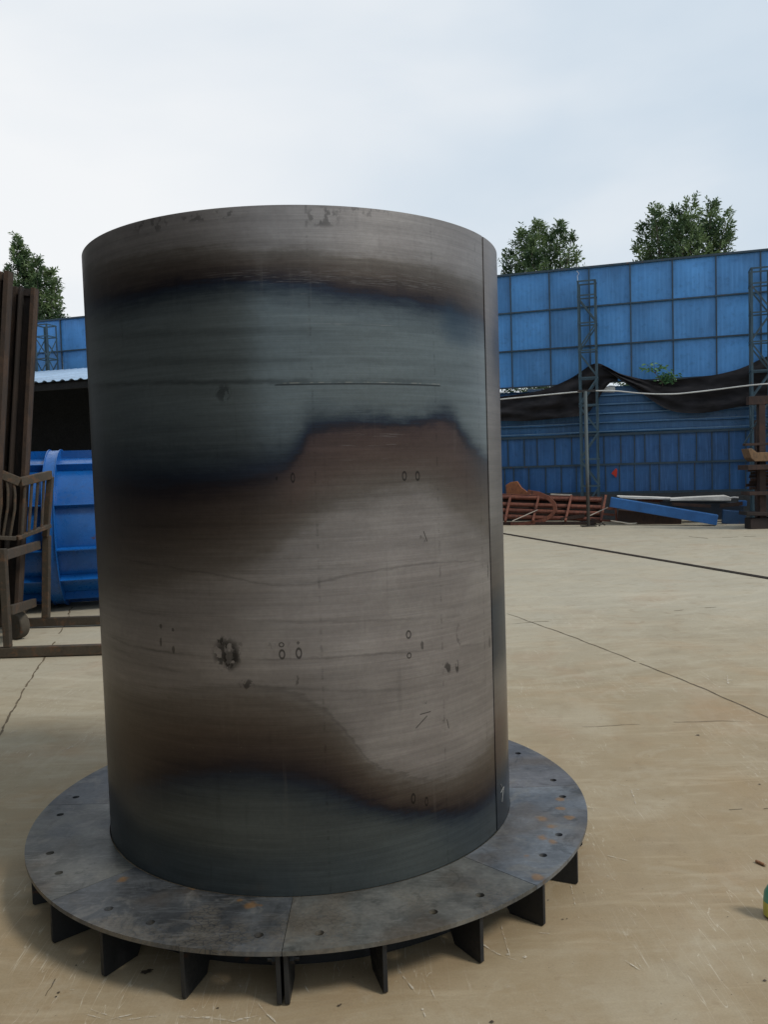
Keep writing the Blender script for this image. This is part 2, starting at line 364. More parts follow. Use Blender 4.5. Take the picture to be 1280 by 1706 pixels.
# ------------------------------------------------------------------ steel casing
def uzc(b, kx=0.0):
    x, y, z = b.xyz()
    # u = arc length measured from the side facing the camera (-y)
    ang = b.math('ARCTAN2', x, y*-1.0)
    return ang*CR, z, x, y
def Ucv(pts):
    out = []
    for px, py in pts:
        u, z = CUZ(px, py); out.append(((u+1.4)/2.8, z/2.5))
    return out
def shell_mat(name, main=True):
    b = B(name); u, z, x, y = uzc(b)
    P = b.vec(u, z*0.0+0.0, z)
    un = (u+1.4)/2.8
    wob = b.noise(b.vec(u, 0.0, z), 3.0, 4, .6)-.5; wf = b.noise(b.vec(u, 1.0, z*2.5), 16, 4, .65)-.5
    lst = b.noise(b.vec(u*.8, 4.0, z*14.0), 5.0, 5, .7)-.5; zz = z + wob*.055 + wf*.040 + lst*.055
    if main:
        T1 = [(150, 505), (200, 494), (300, 474), (400, 465), (480, 472), (600, 486), (700, 500), (760, 515), (806, 535)]
        T1b = [(150, 438), (300, 412), (480, 414), (600, 424), (700, 438), (806, 470)]
        T2 = [(160, 802), (230, 808), (330, 806), (410, 798), (465, 782), (500, 750), (518, 722), (560, 710), (640, 706), (700, 704), (752, 701), (770, 726), (790, 752), (811, 772)]
        T2b = [(160, 1010), (300, 985), (420, 950), (520, 880), (600, 845), (700, 820), (760, 862), (812, 900)]
        T3 = [(185, 1308), (250, 1300), (300, 1288), (380, 1278), (460, 1285), (540, 1306), (620, 1338), (680, 1352), (740, 1354), (790, 1342), (824, 1318)]
        T3b = [(180, 1120), (300, 1150), (400, 1145), (480, 1153), (540, 1183), (585, 1228), (625, 1275), (680, 1296), (740, 1298), (790, 1270), (822, 1225)]
    else:
        T1 = [(150, 500), (480, 470), (815, 560), (832, 520)]; T1b = [(150, 380), (480, 375), (832, 420)]
        T2 = [(150, 600), (480, 610), (815, 570), (832, 600)]; T2b = [(150, 700), (480, 700), (832, 690)]
        T3 = [(150, 1380), (480, 1400), (832, 1390), (842, 1300)]; T3b = [(150, 1200), (480, 1180), (842, 1090)]
    C = lambda t: b.curve(un, Ucv(t))*2.5
    t1, t1b, t2, t2b, t3, t3b = [C(t) for t in (T1, T1b, T2, T2b, T3, T3b)]
    def rel(t, tb, slate_w):
        d = (zz-t)/(tb-t)
        return d
    s1 = (zz-t1)/(t1b-t1); s2 = (zz-t2)/(t2b-t2)
    k2 = b.ss(u, .0, .22, 1.15, 3.2) if main else 1.0
    s2 = s2.max(0.0)+s2.min(0.0)*k2; s3 = (zz-t3)/(t3b-t3)
    s = s1.max(s2).min(s3)
    n1 = b.noise(b.vec(u*.5, 0.0, z*3.0), 3.0, 5, .6)               # broad horizontal bands
    st = b.noise(b.vec(u*.35, 0.0, z*11.0), 5.0, 5, .65)             # rolling streaks
    fs = b.noise(b.vec(u*.8, 0.0, z*60.0), 4.0, 4, .7)
    gr = b.noise(b.vec(u, 0.0, z), 60, 3, .6)
    mot = b.noise(b.vec(u, 3.0, z), 5, 5, .6)
    c = b.ramp(b.lin(s+ (mot-.5)*.10, -1.0, 1.5), [(0.0, (.070, .082, .083)), (.22, (.056, .068, .073)), (.31, (.030, .040, .050)), (.365, (.015, .021, .034)),
        (.415, (.017, .014, .018)), (.47, (.036, .027, .025)), (.60, (.066, .052, .043)), (.74, (.108, .094, .082)), (.82, (.172, .157, .148)), (1.0, (.215, .198, .190))])
    if not main:
        c = b.ramp(b.lin(zz+(mot-.5)*.12, .15, 2.37), [(0.0, (.026, .032, .038)), (.09, (.028, .036, .046)), (.13, (.05, .036, .034)), (.19, (.10, .075, .065)), (.25, (.15, .14, .13)),
            (.28, (.10, .10, .10)), (.31, (.028, .036, .048)), (.39, (.022, .032, .046)), (.43, (.07, .06, .055)), (.55, (.15, .14, .13)), (.72, (.17, .155, .145)), (.82, (.10, .09, .085)), (.88, (.14, .12, .11)), (1.0, (.20, .18, .17))])
    if main:   # redder oxide inside the raised patch
        bu = b.ss(u, -.05, .12)*b.ss(u, .86, .62); c = b.mix(b.ss(s2, .0, .12)*b.ss(s2, .95, .35)*bu*.38*b.ss(s1, 0.0, -.4), c, (.100, .062, .054))
    if main: c = b.gain(c, 1.0+b.ss(s1.max(s2), -.15, -.9)*b.ss(z, .9, 1.2)*.55); c = b.mix(b.ss(mot, .46, .6)*b.ss(s, .9, 1.3)*.22, c, (.30, .285, .27))
    # tide line round the edge of the brown hump
    tide = b.ss((s3-1.0).abs(), .07, 0.0)*b.ss(u, -.5, -.1)*b.ss(u, .62, .4)
    c = b.gain(c, 1.0-tide*.22)
    c = b.gain(c, b.lin(n1, .3, .7, .84, 1.16)); c = b.gain(c, b.lin(st, .3, .7, .86, 1.14)); c = b.gain(c, b.lin(fs, .3, .7, .90, 1.10)); c = b.gain(c, b.lin(gr, .3, .7, .94, 1.06))
    if main:
        # dark mill lines, gently curved
        for (pts, k, wd) in (([(200, 930), (350, 955), (480, 975), (600, 955), (700, 940), (812, 935)], .25, .006), ([(180, 1058), (300, 1090), (480, 1098), (650, 1088), (812, 1070)], .3, .007),
                             ([(190, 1010), (480, 1035), (812, 1020)], .18, .008), ([(300, 1120), (560, 1150), (812, 1130)], .18, .01), ([(200, 640), (480, 636), (760, 640), (812, 646)], .45, .014),
                             ([(200, 560), (480, 552), (812, 570)], .2, .02), ([(200, 603), (480, 600), (812, 612)], .22, .02)):
            cc = b.curve(un, Ucv(pts))*2.5
            m = b.ss((z-cc+wf*.02).abs(), wd, 0.0)*b.ss(b.noise(b.vec(u*1.5, 2.0, z), 2.2, 3), .32, .6)
            c = b.gain(c, 1.0-m*k)
        # pale rolling scratches
        for (px0, px1, py, h, k) in ((470, 720, 417, .004, .8), (400, 760, 467, .02, .45), (470, 560, 490, .006, .7), (480, 700, 541, .004, .6), (530, 690, 742, .004, .5), (560, 690, 725, .01, .35), (560, 700, 765, .004, .35), (330, 760, 455, .02, .35)):
            (ua, za), (ub, zb) = CUZ(px0, py), CUZ(px1, py)
            zc = CUZ((px0+px1)/2, py)[1]
            br = b.noise(b.vec(u*3.0, float(py), z*70.0), 4.0, 3, .7)
            m = b.ss((z-zc).abs(), h, h*.3)*b.ss(u, ua, ua+.08)*b.ss(u, ub, ub-.08)*b.ss(br, .52, .62)
            c = b.mix(m*(k*.55), c, (.26, .25, .24))
        # thin scored line
        ua, ub = CUZ(455, 636)[0], CUZ(735, 638)[0]; zc = CUZ(600, 637)[1]
        m = b.ss((z-zc).abs(), .0022, .0010)*.6*b.ss(u, ua, ua+.01)*b.ss(u, ub, ub-.01)
        c = b.mix(m*b.ss(b.noise(b.vec(u*12, 0.0, 0.0), 2, 2), .46, .58), c, (.22, .21, .18))
        m2 = b.ss((z-zc+.005).abs(), .0035, .001)*b.ss(u, ua, ua+.01)*b.ss(u, ub, ub-.01); c = b.gain(c, 1.0-m2*.7)
        # rings and blots left on the plate
        def ell(px, py, rx, ry):
            uu, z0 = CUZ(px, py); sc = 1390.2/ (CY-.75)  # px per metre about the front
            ax, az = rx/470., ry/520.
            dx = (u-uu)/ax; dz = (z-z0)/az
            return b.math('SQRT', dx*dx+dz*dz)
        for px, py, rx, ry, ring in ((461, 797, 2, 4, 0), (488, 796, 3, 8, 1), (674, 793, 4, 8, 1), (696, 793, 4, 8, 1), (469, 1074, 4, 4, 1), (470, 1090, 4.5, 8, 1), (498, 1088, 4.5, 9, 1), (497, 1071, 2.5, 3, 0), (681, 1057, 4.5, 7, 1), (682, 1092, 4, 5, 1), (704, 1075, 3.5, 9, 0), (268, 1070, 3, 9, 0), (289, 1082, 3.5, 8, 0), (268, 1043, 3, 5, 0), (288, 1049, 3, 4, 0), (689, 1330, 4, 9, 1), (711, 1335, 3, 8, 1)):
            d = ell(px, py, rx, ry)
            m = b.ss((d-.85).abs(), .35, .12) if ring else b.ss(d + (gr-.5)*1.2, 1.0, .7)
            c = b.gain(c, 1.0-m*(.72 if ring else .55))
        for px, py, rx, ry, k, thr in ((378, 1090, 24, 30, .72, .47), (368, 1072, 12, 14, .7, .5), (385, 1098, 16, 20, .6, .40), (412, 1140, 13, 10, .6, .46), (765, 1060, 8, 26, .35, .5), (746, 1113, 9, 12, .7, .44), (762, 1110, 5, 13, .7, .44), (497, 1133, 16, 9, .45, .54), (706, 895, 8, 10, .5, .52), (372, 655, 13, 16, .45, .42), (537, 362, 28, 18, .45, .50), (250, 375, 40, 16, .4, .52), (742, 1205, 8, 14, .5, .58), (713, 1168, 12, 6, .5, .56), (813, 950, 4, 16, .5, .4), (816, 1070, 4, 14, .5, .4), (430, 1075, 60, 8, .25, .55), (600, 352, 60, 10, .3, .53), (350, 360, 60, 8, .4, .53)):
            d = ell(px, py, rx, ry); bl = b.noise(b.vec(u, float(px), z*.75), 42, 3, .55)
            c = b.gain(c, 1.0-b.ss(d, 1.15, .55)*b.ss(bl, thr, thr+.06)*k)
        for (p0, p1) in (((693, 1213), (712, 1192)), ((745, 1198), (748, 1213)), ((706, 885), (712, 902)), ((700, 1190), (718, 1185))):
            (ua, za), (ub, zb) = CUZ(*p0), CUZ(*p1); L = hypot(ub-ua, zb-za); dx, dz = (ub-ua)/L, (zb-za)/L
            al = (u-ua)*dx+(z-za)*dz; ac = ((u-ua)*dz-(z-za)*dx).abs()
            c = b.gain(c, 1.0-b.ss(ac, .0025, .001)*b.ss(al, -.002, .002)*b.ss(al, L+.002, L-.002)*.75)
        # faint vertical drip tracks
        for px in (533, 735, 806):
            uu = CUZ(px, 1000)[0]; m = b.ss((u-uu+wf*.01).abs(), .006, .001)*b.ss(b.noise(b.vec(0.0, float(px), z*6), 4, 4, .7), .46, .6)
            c = b.gain(c, 1.0-m*.28)
        # dirty teal and brown washes
        uu, z0 = CUZ(770, 545); d = b.math('SQRT', ((u-uu)/.18)*((u-uu)/.18)+((z-z0)/.10)*((z-z0)/.10)); c = b.mix(b.ss(d+(mot-.5)*1.5, 1.0, .2)*.55, c, (.018, .042, .068))
    run = b.noise(b.vec(u*9.0, 6.0, z*.55), 3.0, 5, .65)
    c = b.mix(b.ss(run, .58, .74)*.09, c, (.22, .20, .18)); c = b.gain(c, 1.0-b.ss(run, .42, .30)*.14)
    # soot and grime creep, stray dust specks
    sp = b.noise(b.vec(u, 9.0, z), 150, 2, .5); c = b.mix(b.ss(sp, .76, .79)*.5, c, (.35, .33, .28))
    b.bump(fs*.4+st*.6+wob*4.0+mot*3.0, .0018, .28)
    return b.fin(c, b.lin(s+ (st-.5)*.8, -.5, 1.0, .28, .42), .64, .45)

casing = thing('steel_casing', 'large open-topped steel cylinder with heat-tinted shell standing on a bolted flange ring', 'steel cylinder', (CX, CY, 0))
def arc_solid(r0, r1, z0, z1, a0, a1, n):
    mb = MB()
    for i in range(n+1):
        a = a0+(a1-a0)*i/n; c, s = cos(a), sin(a)
        mb.v += [(r1*c, r1*s, z0), (r1*c, r1*s, z1), (r0*c, r0*s, z1), (r0*c, r0*s, z0)]
    for i in range(n):
        for k in range(4):
            a = i*4+k; b2 = i*4+(k+1) % 4; mb.f.append((a, b2, b2+4, a+4))
    mb.f.append((0, 1, 2, 3)); mb.f.append((n*4+3, n*4+2, n*4+1, n*4)); return mb
def local(mb, name, mat, parent, smooth=None, bevel=0):      # geometry already in the thing's own coordinates
    o = mb.build(name, mat, None, smooth, bevel); o.parent = parent; return o
SA = radians(-27.9)
m1, m2_ = shell_mat('mill_scale_steel', True), shell_mat('mill_scale_steel_rear', False)
local(arc_solid(CR-.012, CR, CH0, CH1, SA-pi+.002, SA-.0015, 260), 'shell_plate', m1, casing, 40)
local(arc_solid(CR-.012, CR+.0025, CH0, CH1-.002, SA+.0015, SA+pi-.002, 260), 'shell_plate', m2_, casing, 40)
r_ = CR-.006
for sa in (SA, SA+pi):
    mb = MB(); mb.bar((r_*cos(sa), r_*sin(sa), CH0), (r_*cos(sa), r_*sin(sa), CH1-.004), .010, .006, (cos(sa), sin(sa), 0))
    local(mb, 'seam_joint', B('seam_black').fin((.006, .006, .006), .8), casing)
# flange segments with real holes
def flange_mat(name, base, kind):
    b = B(name); p = b.obj; x, y, z = b.xyz()
    n1 = b.noise(p, 2.4, 5, .6, .6); n2 = b.noise(p, 9, 5, .65); n3 = b.noise(p, 70, 3)
    sc = b.noise(b.scale(p, (3, 16, 1), (kind, kind, 0), (0, 0, .5+kind)), 3, 5, .6, 1.5)
    c = b.gain(base, b.lin(n1, .34, .66, .5, 1.6))
    c = b.gain(c, b.lin(n2, .35, .65, .78, 1.25)); c = b.mix(b.ss(sc, .5, .66, 0, .5), c, tuple(q*1.9+.01 for q in base))
    blu = b.noise(b.scale(p, (1, 1, 1), (kind*3, 1, 0)), 3.2, 4, .5)
    c = b.mix(b.ss(blu, .52, .68, 0, .38), c, (.035, .048, .070))
    brn = b.noise(b.scale(p, (1, 1, 1), (kind*3, 11, 0)), 3.6, 4, .5)
    c = b.mix(b.ss(brn, .48, .66, 0, .55), c, (.095, .070, .048))
    wear = b.noise(b.scale(p, (1, 1, 1), (7, kind, 0)), 6.5, 6, .7, .8); c = b.mix(b.ss(wear, .52, .66, 0, .5), c, (.20, .19, .17)); c = b.gain(c, 1.0-b.ss(wear, .44, .34)*.4)
    # hammered scale prints near the front joint
    vz = b.voro(b.scale(p, (1, 1.5, 1), rot=(0, 0, .4)), 46, 'DISTANCE_TO_EDGE')
    gate = b.ss(b.noise(b.scale(p, (1, 1, 1), (4, 4, 0)), 4.5, 2), .5, .62)*b.ss(y, -.72, -.86)
    c = b.mix(b.ss(vz, .012, .09)*gate*.38, c, (.20, .17, .13))
    # orange rust blooms at measured spots
    for (px, py, r) in ((903, 1363, .035), (917, 1376, .03), (934, 1331, .022), (935, 1345, .015), (897, 1461, .028), (920, 1400, .03), (878, 1424, .02), (204, 1463, .028), (418, 1508, .03), (400, 1498, .015), (435, 1507, .016), (325, 1478, .02), (950, 1360, .02), (905, 1395, .03)):
        g_ = G(px, py, CH0+.002); dx = x-(g_.x-CX); dy = y-(g_.y-CY)
        d = b.math('SQRT', dx*dx+dy*dy)
        c = b.mix(b.ss(d+(n2-.5)*.09, r, r*.25)*.62, c, (.26, .13, .035))
    c = b.gain(c, b.lin(n3, .3, .7, .88, 1.12)); sp = b.noise(p, 130, 2); c = b.mix(b.ss(sp, .74, .78)*.5, c, (.4, .37, .3))
    b.bump(n3*.5+n2*.5, .0015, .3)
    return b.fin(c, b.lin(n2, .3, .7, .36, .56), .45, .5)
FM = [flange_mat('flange_steel_cool', (.070, .074, .078), 0), flange_mat('flange_steel_grey', (.094, .094, .086), 1), flange_mat('flange_steel_blue', (.105, .114, .125), 2), flange_mat('flange_steel_violet', (.090, .088, .092), 3)]
HT = .014; HR = 1.030
cut = MB()
for c0 in range(0, 360, 30):
    for da in (-5, 5):
        a = radians(c0+.6+da); x, y = HR*cos(a), HR*sin(a)
        cut.tube([(x, y, CH0-.05), (x, y, CH0+.05)], .0145, 20)
cuto = local(cut, 'cutter', FM[0], casing)
segmat = {0: 3, 1: 0, 2: 1, 3: 0, 4: 1, 5: 0, 6: 1, 7: 2}
for k in range(8):
    a0, a1 = radians(k*45+.06), radians(k*45+45-.06)
    if k == 7: a1 = radians(361.9)
    if k == 0: a0 = radians(2.02)
    o = local(arc_solid(CR+.0035, CRF, CH0-HT, CH0, a0, a1, 60), 'flange_segment', FM[segmat[k]], casing, 40)
    md = o.modifiers.new('b', 'BOOLEAN'); md.object = cuto; md.operation = 'DIFFERENCE'; md.solver = 'EXACT'
    bpy.context.view_layer.update()
    dg = bpy.context.evaluated_depsgraph_get(); me = bpy.data.meshes.new_from_object(o.evaluated_get(dg))
    o.modifiers.clear(); o.data = me; me.polygons.foreach_set('use_smooth', [True]*len(me.polygons)); me.set_sharp_from_angle(angle=radians(35))
bpy.data.objects.remove(cuto)
dk = painted('dark_mill_steel', (.020, .021, .022), rust=.1, rough=.5, sc=5, metal=.3)
local(arc_solid(.888, .900, .004, CH0-HT-.003, 0, 2*pi-.0001, 200), 'skirt_ring', dk, casing, 40)
def gusset(a, off=0.0, bolts=False, th=.014):
    mb = MB(); c, s = cos(a), sin(a); tx, ty = -s, c
    def P(r, z, t): return (r*c+(off+t)*tx, r*s+(off+t)*ty, z)
    zt = CH0-HT-.0015
    prof = [(.965, .002), (1.092, .002), (1.098, .008), (1.098, zt), (.903, zt), (.903, .105)]
    mb.add([P(r, z, -th/2) for r, z in prof]+[P(r, z, th/2) for r, z in prof], [(5,4,3,2,1,0), (6,7,8,9,10,11)]+[(i, (i+1) % 6, 6+(i+1) % 6, 6+i) for i in range(6)])
    g_ = local(mb, 'gusset', dk, casing, None, .0015)
    if bolts:
        for r, z in ((1.055, .12), (.98, .12)):
            sgn = 1 if off >= 0 else -1
            bb = MB(); c0 = Vector(P(r, z, sgn*th/2)); n = Vector((tx, ty, 0))*sgn
            bb.tube([c0, c0+n*.014], .017, 6); bb.tube([c0+n*.014, c0+n*.028], .009, 10)
            local(bb, 'bolt', dk, g_)
ang0 = [-8, -24.5, -41.5, -57.5, -74.5, -106, -122, -138, -154, -170] + [8.4, 24.8, 41.2, 57.6, 74, 90.4, 106.8, 123.2, 139.6, 156, 172.6]
for a in ang0: gusset(radians(a), .004 if a in (-41.5, -57.5) else 0, a in (-41.5, -57.5))
gusset(radians(-90.2), -.0115, True); gusset(radians(-90.2), .0115, True)
# chalk mark on the rear plate
mb = MB()
def onc(px, py, lift=.0045):
    u, z = CUZ(px, py); a = u/CR-pi/2; return Vector(((CR+lift)*cos(a), (CR+lift)*sin(a), z))
cm = [(833, 1306), (836, 1313), (833, 1320), (838, 1310), (836, 1324), (835, 1335)]
mb.tube([onc(*p) for p in cm], .0012, 5)
b = B('chalk_white'); local(mb, 'chalk_mark', b.fin((.24, .24, .23), .95), casing)

# ------------------------------------------------------------------ tall blue hoarding and low wall
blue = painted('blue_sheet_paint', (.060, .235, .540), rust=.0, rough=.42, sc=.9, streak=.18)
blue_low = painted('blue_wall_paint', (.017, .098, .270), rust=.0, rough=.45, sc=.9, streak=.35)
steelb = painted('blue_grey_frame', (.022, .050, .078), rust=.14, rough=.55, sc=4)
teal = painted('teal_lattice_paint', (.030, .066, .092), rust=.10, rough=.55, sc=4)
hoard = thing('sheet_hoarding', 'tall blue sheet-metal hoarding of square panels rising above the yard wall', 'hoarding', fen(0, 0))
zr = [6.33, 5.36, 4.385, 3.45]
base_s = .44; step_s = .985
cols = list(range(-24, 9))
def cell(s0, s1, z0, z1, amp):
    mb = MB(); k1, k2 = random.uniform(.4, 1)*amp, random.uniform(-1, 1)*amp; ph = random.random()*6
    def f(u, v):
        s = s0+(s1-s0)*u; z = z0+(z1-z0)*v
        d = k1*sin(pi*u)*sin(pi*v)+k2*.4*sin(2*pi*u+ph)*sin(pi*v)+.002*cos(u*2*pi*9)
        return fen(s, z, d)
    mb.slab(f, 36, 6, -FN*-.003); return mb
n_panel = 0
for k in cols:
    s0, s1 = base_s+k*step_s+.012, base_s+(k+1)*step_s-.012
    for j in range(3):
        mb = cell(s0, s1, zr[j+1]+.012, zr[j]-.012, .02)
        mb.build('sheet_panel', blue, hoard, 60)
sA, sB = base_s+cols[0]*step_s, base_s+(cols[-1]+1)*step_s
for j, z in enumerate(zr):
    mb = MB(); wd = .050 if j == 0 else .034
    mb.bar(fen(sA, z, .028), fen(sB, z, .028), .05, wd); mb.build('rail', steelb, hoard)
for k in cols+[cols[-1]+1]:
    s = base_s+k*step_s; mb = MB(); mb.bar(fen(s, zr[3]-.05, .026), fen(s, zr[0]+random.uniform(-.01, .02), .026), .030, .040, tuple(FN)); mb.build('stud', steelb, hoard)
for k in range(-24, 10, 4):      # posts that carry it down to the ground
    s = base_s+k*step_s+.1; mb = MB(); mb.bar(fen(s, 0, -.12), fen(s, 6.2, -.12), .1, .1, tuple(FN)); mb.build('post', steelb, hoard)

wall = thing('yard_wall', 'low blue metal yard wall with ribbed upper cladding below the hoarding', 'wall', fen(0, 0))
def prof_z(z):       # horizontal ribs at 0.225 m
    t = ((z-2.2)/.225) % 1.0
    return .07 if t < .16 else (.07*(1-(t-.16)/.08) if t < .24 else (.0 if t < .92 else .07*(t-.92)/.08))
RC = painted('rib_highlight_paint', (.12, .22, .34), (.03, .08, .15), rust=0, rough=.4, sc=2.5)  # pale blue that paints a highlight line along the rib crests
zs = []; z = 2.2
while z < 3.33:
    for t in (0, .16, .24, .6, .92): zs.append(z+t*.225)
    z += .225
zs = [2.16]+[z for z in zs if z < 3.33]+[3.33]
mb = MB(); ss_ = [sA+i*(sB-sA)/60 for i in range(61)]
k0 = len(mb.v)
for z in zs:
    for s in ss_: mb.v.append(tuple(fen(s, z+.012*sin(s*1.3)+.006*sin(s*3.1), prof_z(z-1e-6)+.004*sin(s*2+z*7))))
for j in range(len(zs)-1):
    for i in range(60):
        a = j*61+i; mb.f.append((a, a+1, a+62, a+61))
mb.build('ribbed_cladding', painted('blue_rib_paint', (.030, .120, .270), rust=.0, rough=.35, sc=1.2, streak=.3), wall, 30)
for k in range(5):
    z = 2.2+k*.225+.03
    MB().bar(fen(sA, z, .073), fen(sB, z, .073), .006, .016).build('rib_highlight', RC, wall)  # thin added strip carrying the painted highlight
mb = MB()
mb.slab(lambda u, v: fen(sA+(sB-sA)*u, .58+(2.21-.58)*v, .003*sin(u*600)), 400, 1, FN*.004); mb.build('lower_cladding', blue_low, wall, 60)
for z, h, d in ((2.15, .06, .05), (1.40, .05, .03), (.68, .07, .05)):
    mb = MB(); mb.bar(fen(sA, z, .03), fen(sB, z, .03), d, h); mb.build('wall_rail', steelb, wall)
upx = [847, 874, 895.5, 925, 953, 981, 1007, 1035, 1058, 1075, 1100, 1131.6, 1161, 1186.6, 1215, 1243]
lox = [841.6, 857, 882, 910, 936, 961, 984, 1010, 1033, 1058, 1084, 1099, 1129, 1158, 1187, 1216, 1243]
def ribset(xs, py, z0, z1):
    ss = [FS(x, py)[0] for x in xs]; s = ss[0]-.42
    while s > sA: ss.append(s); s -= .42
    s = max(ss)+.42
    while s < sB: ss.append(s); s += .42
    return ss
for xs, py, z0, z1 in ((upx, 750, 1.425, 2.12), (lox, 800, .715, 1.375)):
    mb = MB()
    for s in ribset(xs, py, z0, z1): mb.bar(fen(s, z0, .018), fen(s, z1, .018), .026, .03, tuple(FN))
    mb.build('rib_battens', steelb, wall)
mb = MB(); a, b_ = fen(sA, 0, .06), fen(sB, 0, .06)
mb.prism([a, b_, b_+FN*.2, a+FN*.2], (0, 0, .66)); mb.build('plinth', painted('dark_plinth', (.035, .04, .045), rust=0, rough=.8), wall)
# a red rag caught on the wall
mb = MB(); c0, c1 = FP(1019, 785, .06), FP(1031, 797, .06)
pts = [(1022, 785), (1027, 780), (1029, 783), (1028.5, 790), (1027, 796), (1025, 794), (1023, 792), (1019, 789)]
mb.prism([FP(x, y, .055) for x, y in pts], -FN*.02)
tag(mb.build('red_rag', painted('red_cloth', (.42, .035, .02), rust=0, rough=.9), None, None, .004), 'small red rag caught on the low blue wall right of the first lattice mast', 'rag')

# ------------------------------------------------------------------ lattice masts
def mast(px_l, py_t, px_r, off, name_label, panel=.66, top=None, px_w=.44):
    sL, zt = FS(px_l, py_t, off+px_w); s0 = sL; wd = px_w
    t = thing('lattice_mast', name_label, 'lattice mast', fen(s0+wd/2, 0, off+wd/2), 'lattice masts in front of the hoarding')
    legs = [(0, wd), (wd, wd), (0, 0), (wd, 0)]
    lw = .046
    for (a, b2) in legs:
        mb = MB(); da = FD if a == 0 else -FD; db = FN if b2 > 0 else -FN
        mb.angle(fen(s0+a, .0, off+b2), fen(s0+a, zt, off+b2), lw, .007, da, db); mb.build('leg', teal, t)
    faces = [((0, wd), (wd, wd)), ((0, 0), (wd, 0)), ((0, 0), (0, wd)), ((wd, 0), (wd, wd))]
    zz = [zt-.02]; 
    zz.append(zt-.36)
    while zz[-1]-panel > .15: zz.append(zz[-1]-panel)
    for fi, (p, q) in enumerate(faces):
        fup = tuple(FN) if fi < 2 else tuple(FD)
        for z in zz: MB().bar(fen(s0+p[0], z, off+p[1]), fen(s0+q[0], z, off+q[1]), .036, .012, fup).build('rung', teal, t)
        for i in range(1, len(zz)-1):
            a, b2 = (p, q) if i % 2 else (q, p)
            MB().bar(fen(s0+a[0], zz[i]-.02, off+a[1]), fen(s0+b2[0], zz[i+1]+.02, off+b2[1]), .036, .008, fup).build('brace', teal, t)
    mb = MB(); mb.bar(fen(s0-.05, .012, off+wd/2), fen(s0+wd+.05, .012, off+wd/2), wd+.1, .02); mb.build('base_plate', teal, t)
    return t, s0, zt
t1, s1_, z1_ = mast(961.5, 468, 991, .35, 'narrow blue-grey lattice mast against the hoarding, just behind the thin upright post')
mb = MB(); mb.tube([fen(s1_+.02, z1_, .75), fen(s1_+.01, z1_+.12, .75), fen(s1_+.05, z1_+.17, .75), fen(s1_, z1_+.24, .75)], .006, 6); mb.build('wire_stub', painted('pale_wire', (.5, .5, .5), rust=0), t1)
mast(1251, 446, 1290, .35, 'blue-grey lattice mast at the right edge above the rusty rack')
mast(57, 541, 79, .35, 'distant blue-grey lattice mast above the shed roof by the leftmost tree')
mast(480, 500, 500, .35, 'blue-grey lattice mast behind the big steel cylinder')

# free standing post
pp = G(981, 877); zt = AT(981, 652, pp.y).z
t = thing('upright_post', 'thin dark upright post on a small foot plate in front of the lattice mast', 'post', pp)
b = B('post_paint'); z = b.xyz()[2]; n = b.noise(b.obj, 12, 4)
pm = b.fin(b.mix(b.ss(z+n*.6, .9, 1.9), (.030, .024, .018), (.10, .125, .135)), .6)
mb = MB(); mb.tube([pp, pp+Vector((-.02, 0, zt))], .040, 14); mb.build('pipe', pm, t, 40)
mb = MB(); mb.box((pp.x-.16, pp.y-.14, .004), (pp.x+.16, pp.y+.14, .02)); mb.build('foot_plate', pm, t)
mb = MB(); mb.tube([pp+Vector((.22, -.1, .02)), pp+Vector((.3, -.05, .07)), pp+Vector((.36, -.1, .03))], .02, 8); mb.build('base_stub', pm, t)
mb = MB(); mb.bar(pp+Vector((-.2, 0, zt+.01)), pp+Vector((.22, 0, zt+.01)), .03, .05); mb.build('cross_head', dk, t)

# ------------------------------------------------------------------ shade nets, rope
b = B('shade_net'); n1 = b.noise(b.scale(b.obj, (1, 1, 3)), 3, 4); wv = b.noise(b.obj, 60, 2)
netm = b.fin(b.gain((.016, .015, .017), b.lin(n1, .3, .7, .6, 1.7)), .9, 0, .2)
def interp(pts, x):
    if x <= pts[0][0]: return pts[0][1]
    for (x0, y0), (x1, y1) in zip(pts, pts[1:]):
        if x <= x1:
            t = (x-x0)/(x1-x0); return y0+(y1-y0)*(t)
    return pts[-1][1]
def net(name, label, top, bot, off, nx=90, nz=16, parent=None):
    x0, x1 = top[0][0], top[-1][0]; mb = MB(); ph = random.random()*9
    def f(u, v):
        x = x0+(x1-x0)*u
        # soft catenary smoothing of both edges
        ys = [interp(top, x+d) for d in (-14, -7, 0, 7, 14)]; yb = [interp(bot, x+d) for d in (-14, -7, 0, 7, 14)]
        yt, ybm = sum(ys)/5, sum(yb)/5
        y = yt+(max(ybm, yt+1.0)-yt)*v
        wr = .055*sin(v*9+u*7+ph)*sin(pi*min(1, v+.1))+.03*sin(v*17-u*13)+.02*sin(u*40+v*5)+.05*v
        return FP(x, y, off+.05+wr)
    mb.slab(f, nx, nz, FN*.006)
    o = mb.build(name, netm, None, 60); tag(o, label, 'shade net', 'black shade nets draped over the wall'); return o
net('shade_net', 'black shade net draped left of the lattice mast and beside the big cylinder', [(760, 672), (833, 661), (880, 655), (905, 650), (932, 640), (962, 625), (985, 606), (998, 600), (1004, 606), (1014, 612), (1022, 622), (1030, 634)],
    [(760, 708), (833, 701), (880, 702), (920, 698), (962, 694), (985, 690), (998, 668), (1006, 640), (1018, 632), (1030, 636)], .12)
net('shade_net', 'long black shade net sagging between the two right-hand lattice masts', [(1004, 604), (1022, 619), (1045, 626), (1075, 633), (1095, 635), (1125, 633), (1160, 629), (1185, 626), (1215, 620), (1247, 610), (1270, 596), (1310, 585), (1400, 600)],
    [(1004, 610), (1022, 626), (1045, 640), (1070, 655), (1092, 672), (1118, 686), (1145, 689), (1180, 688), (1215, 681), (1250, 674), (1310, 668), (1400, 660)], .16)
mb = MB()
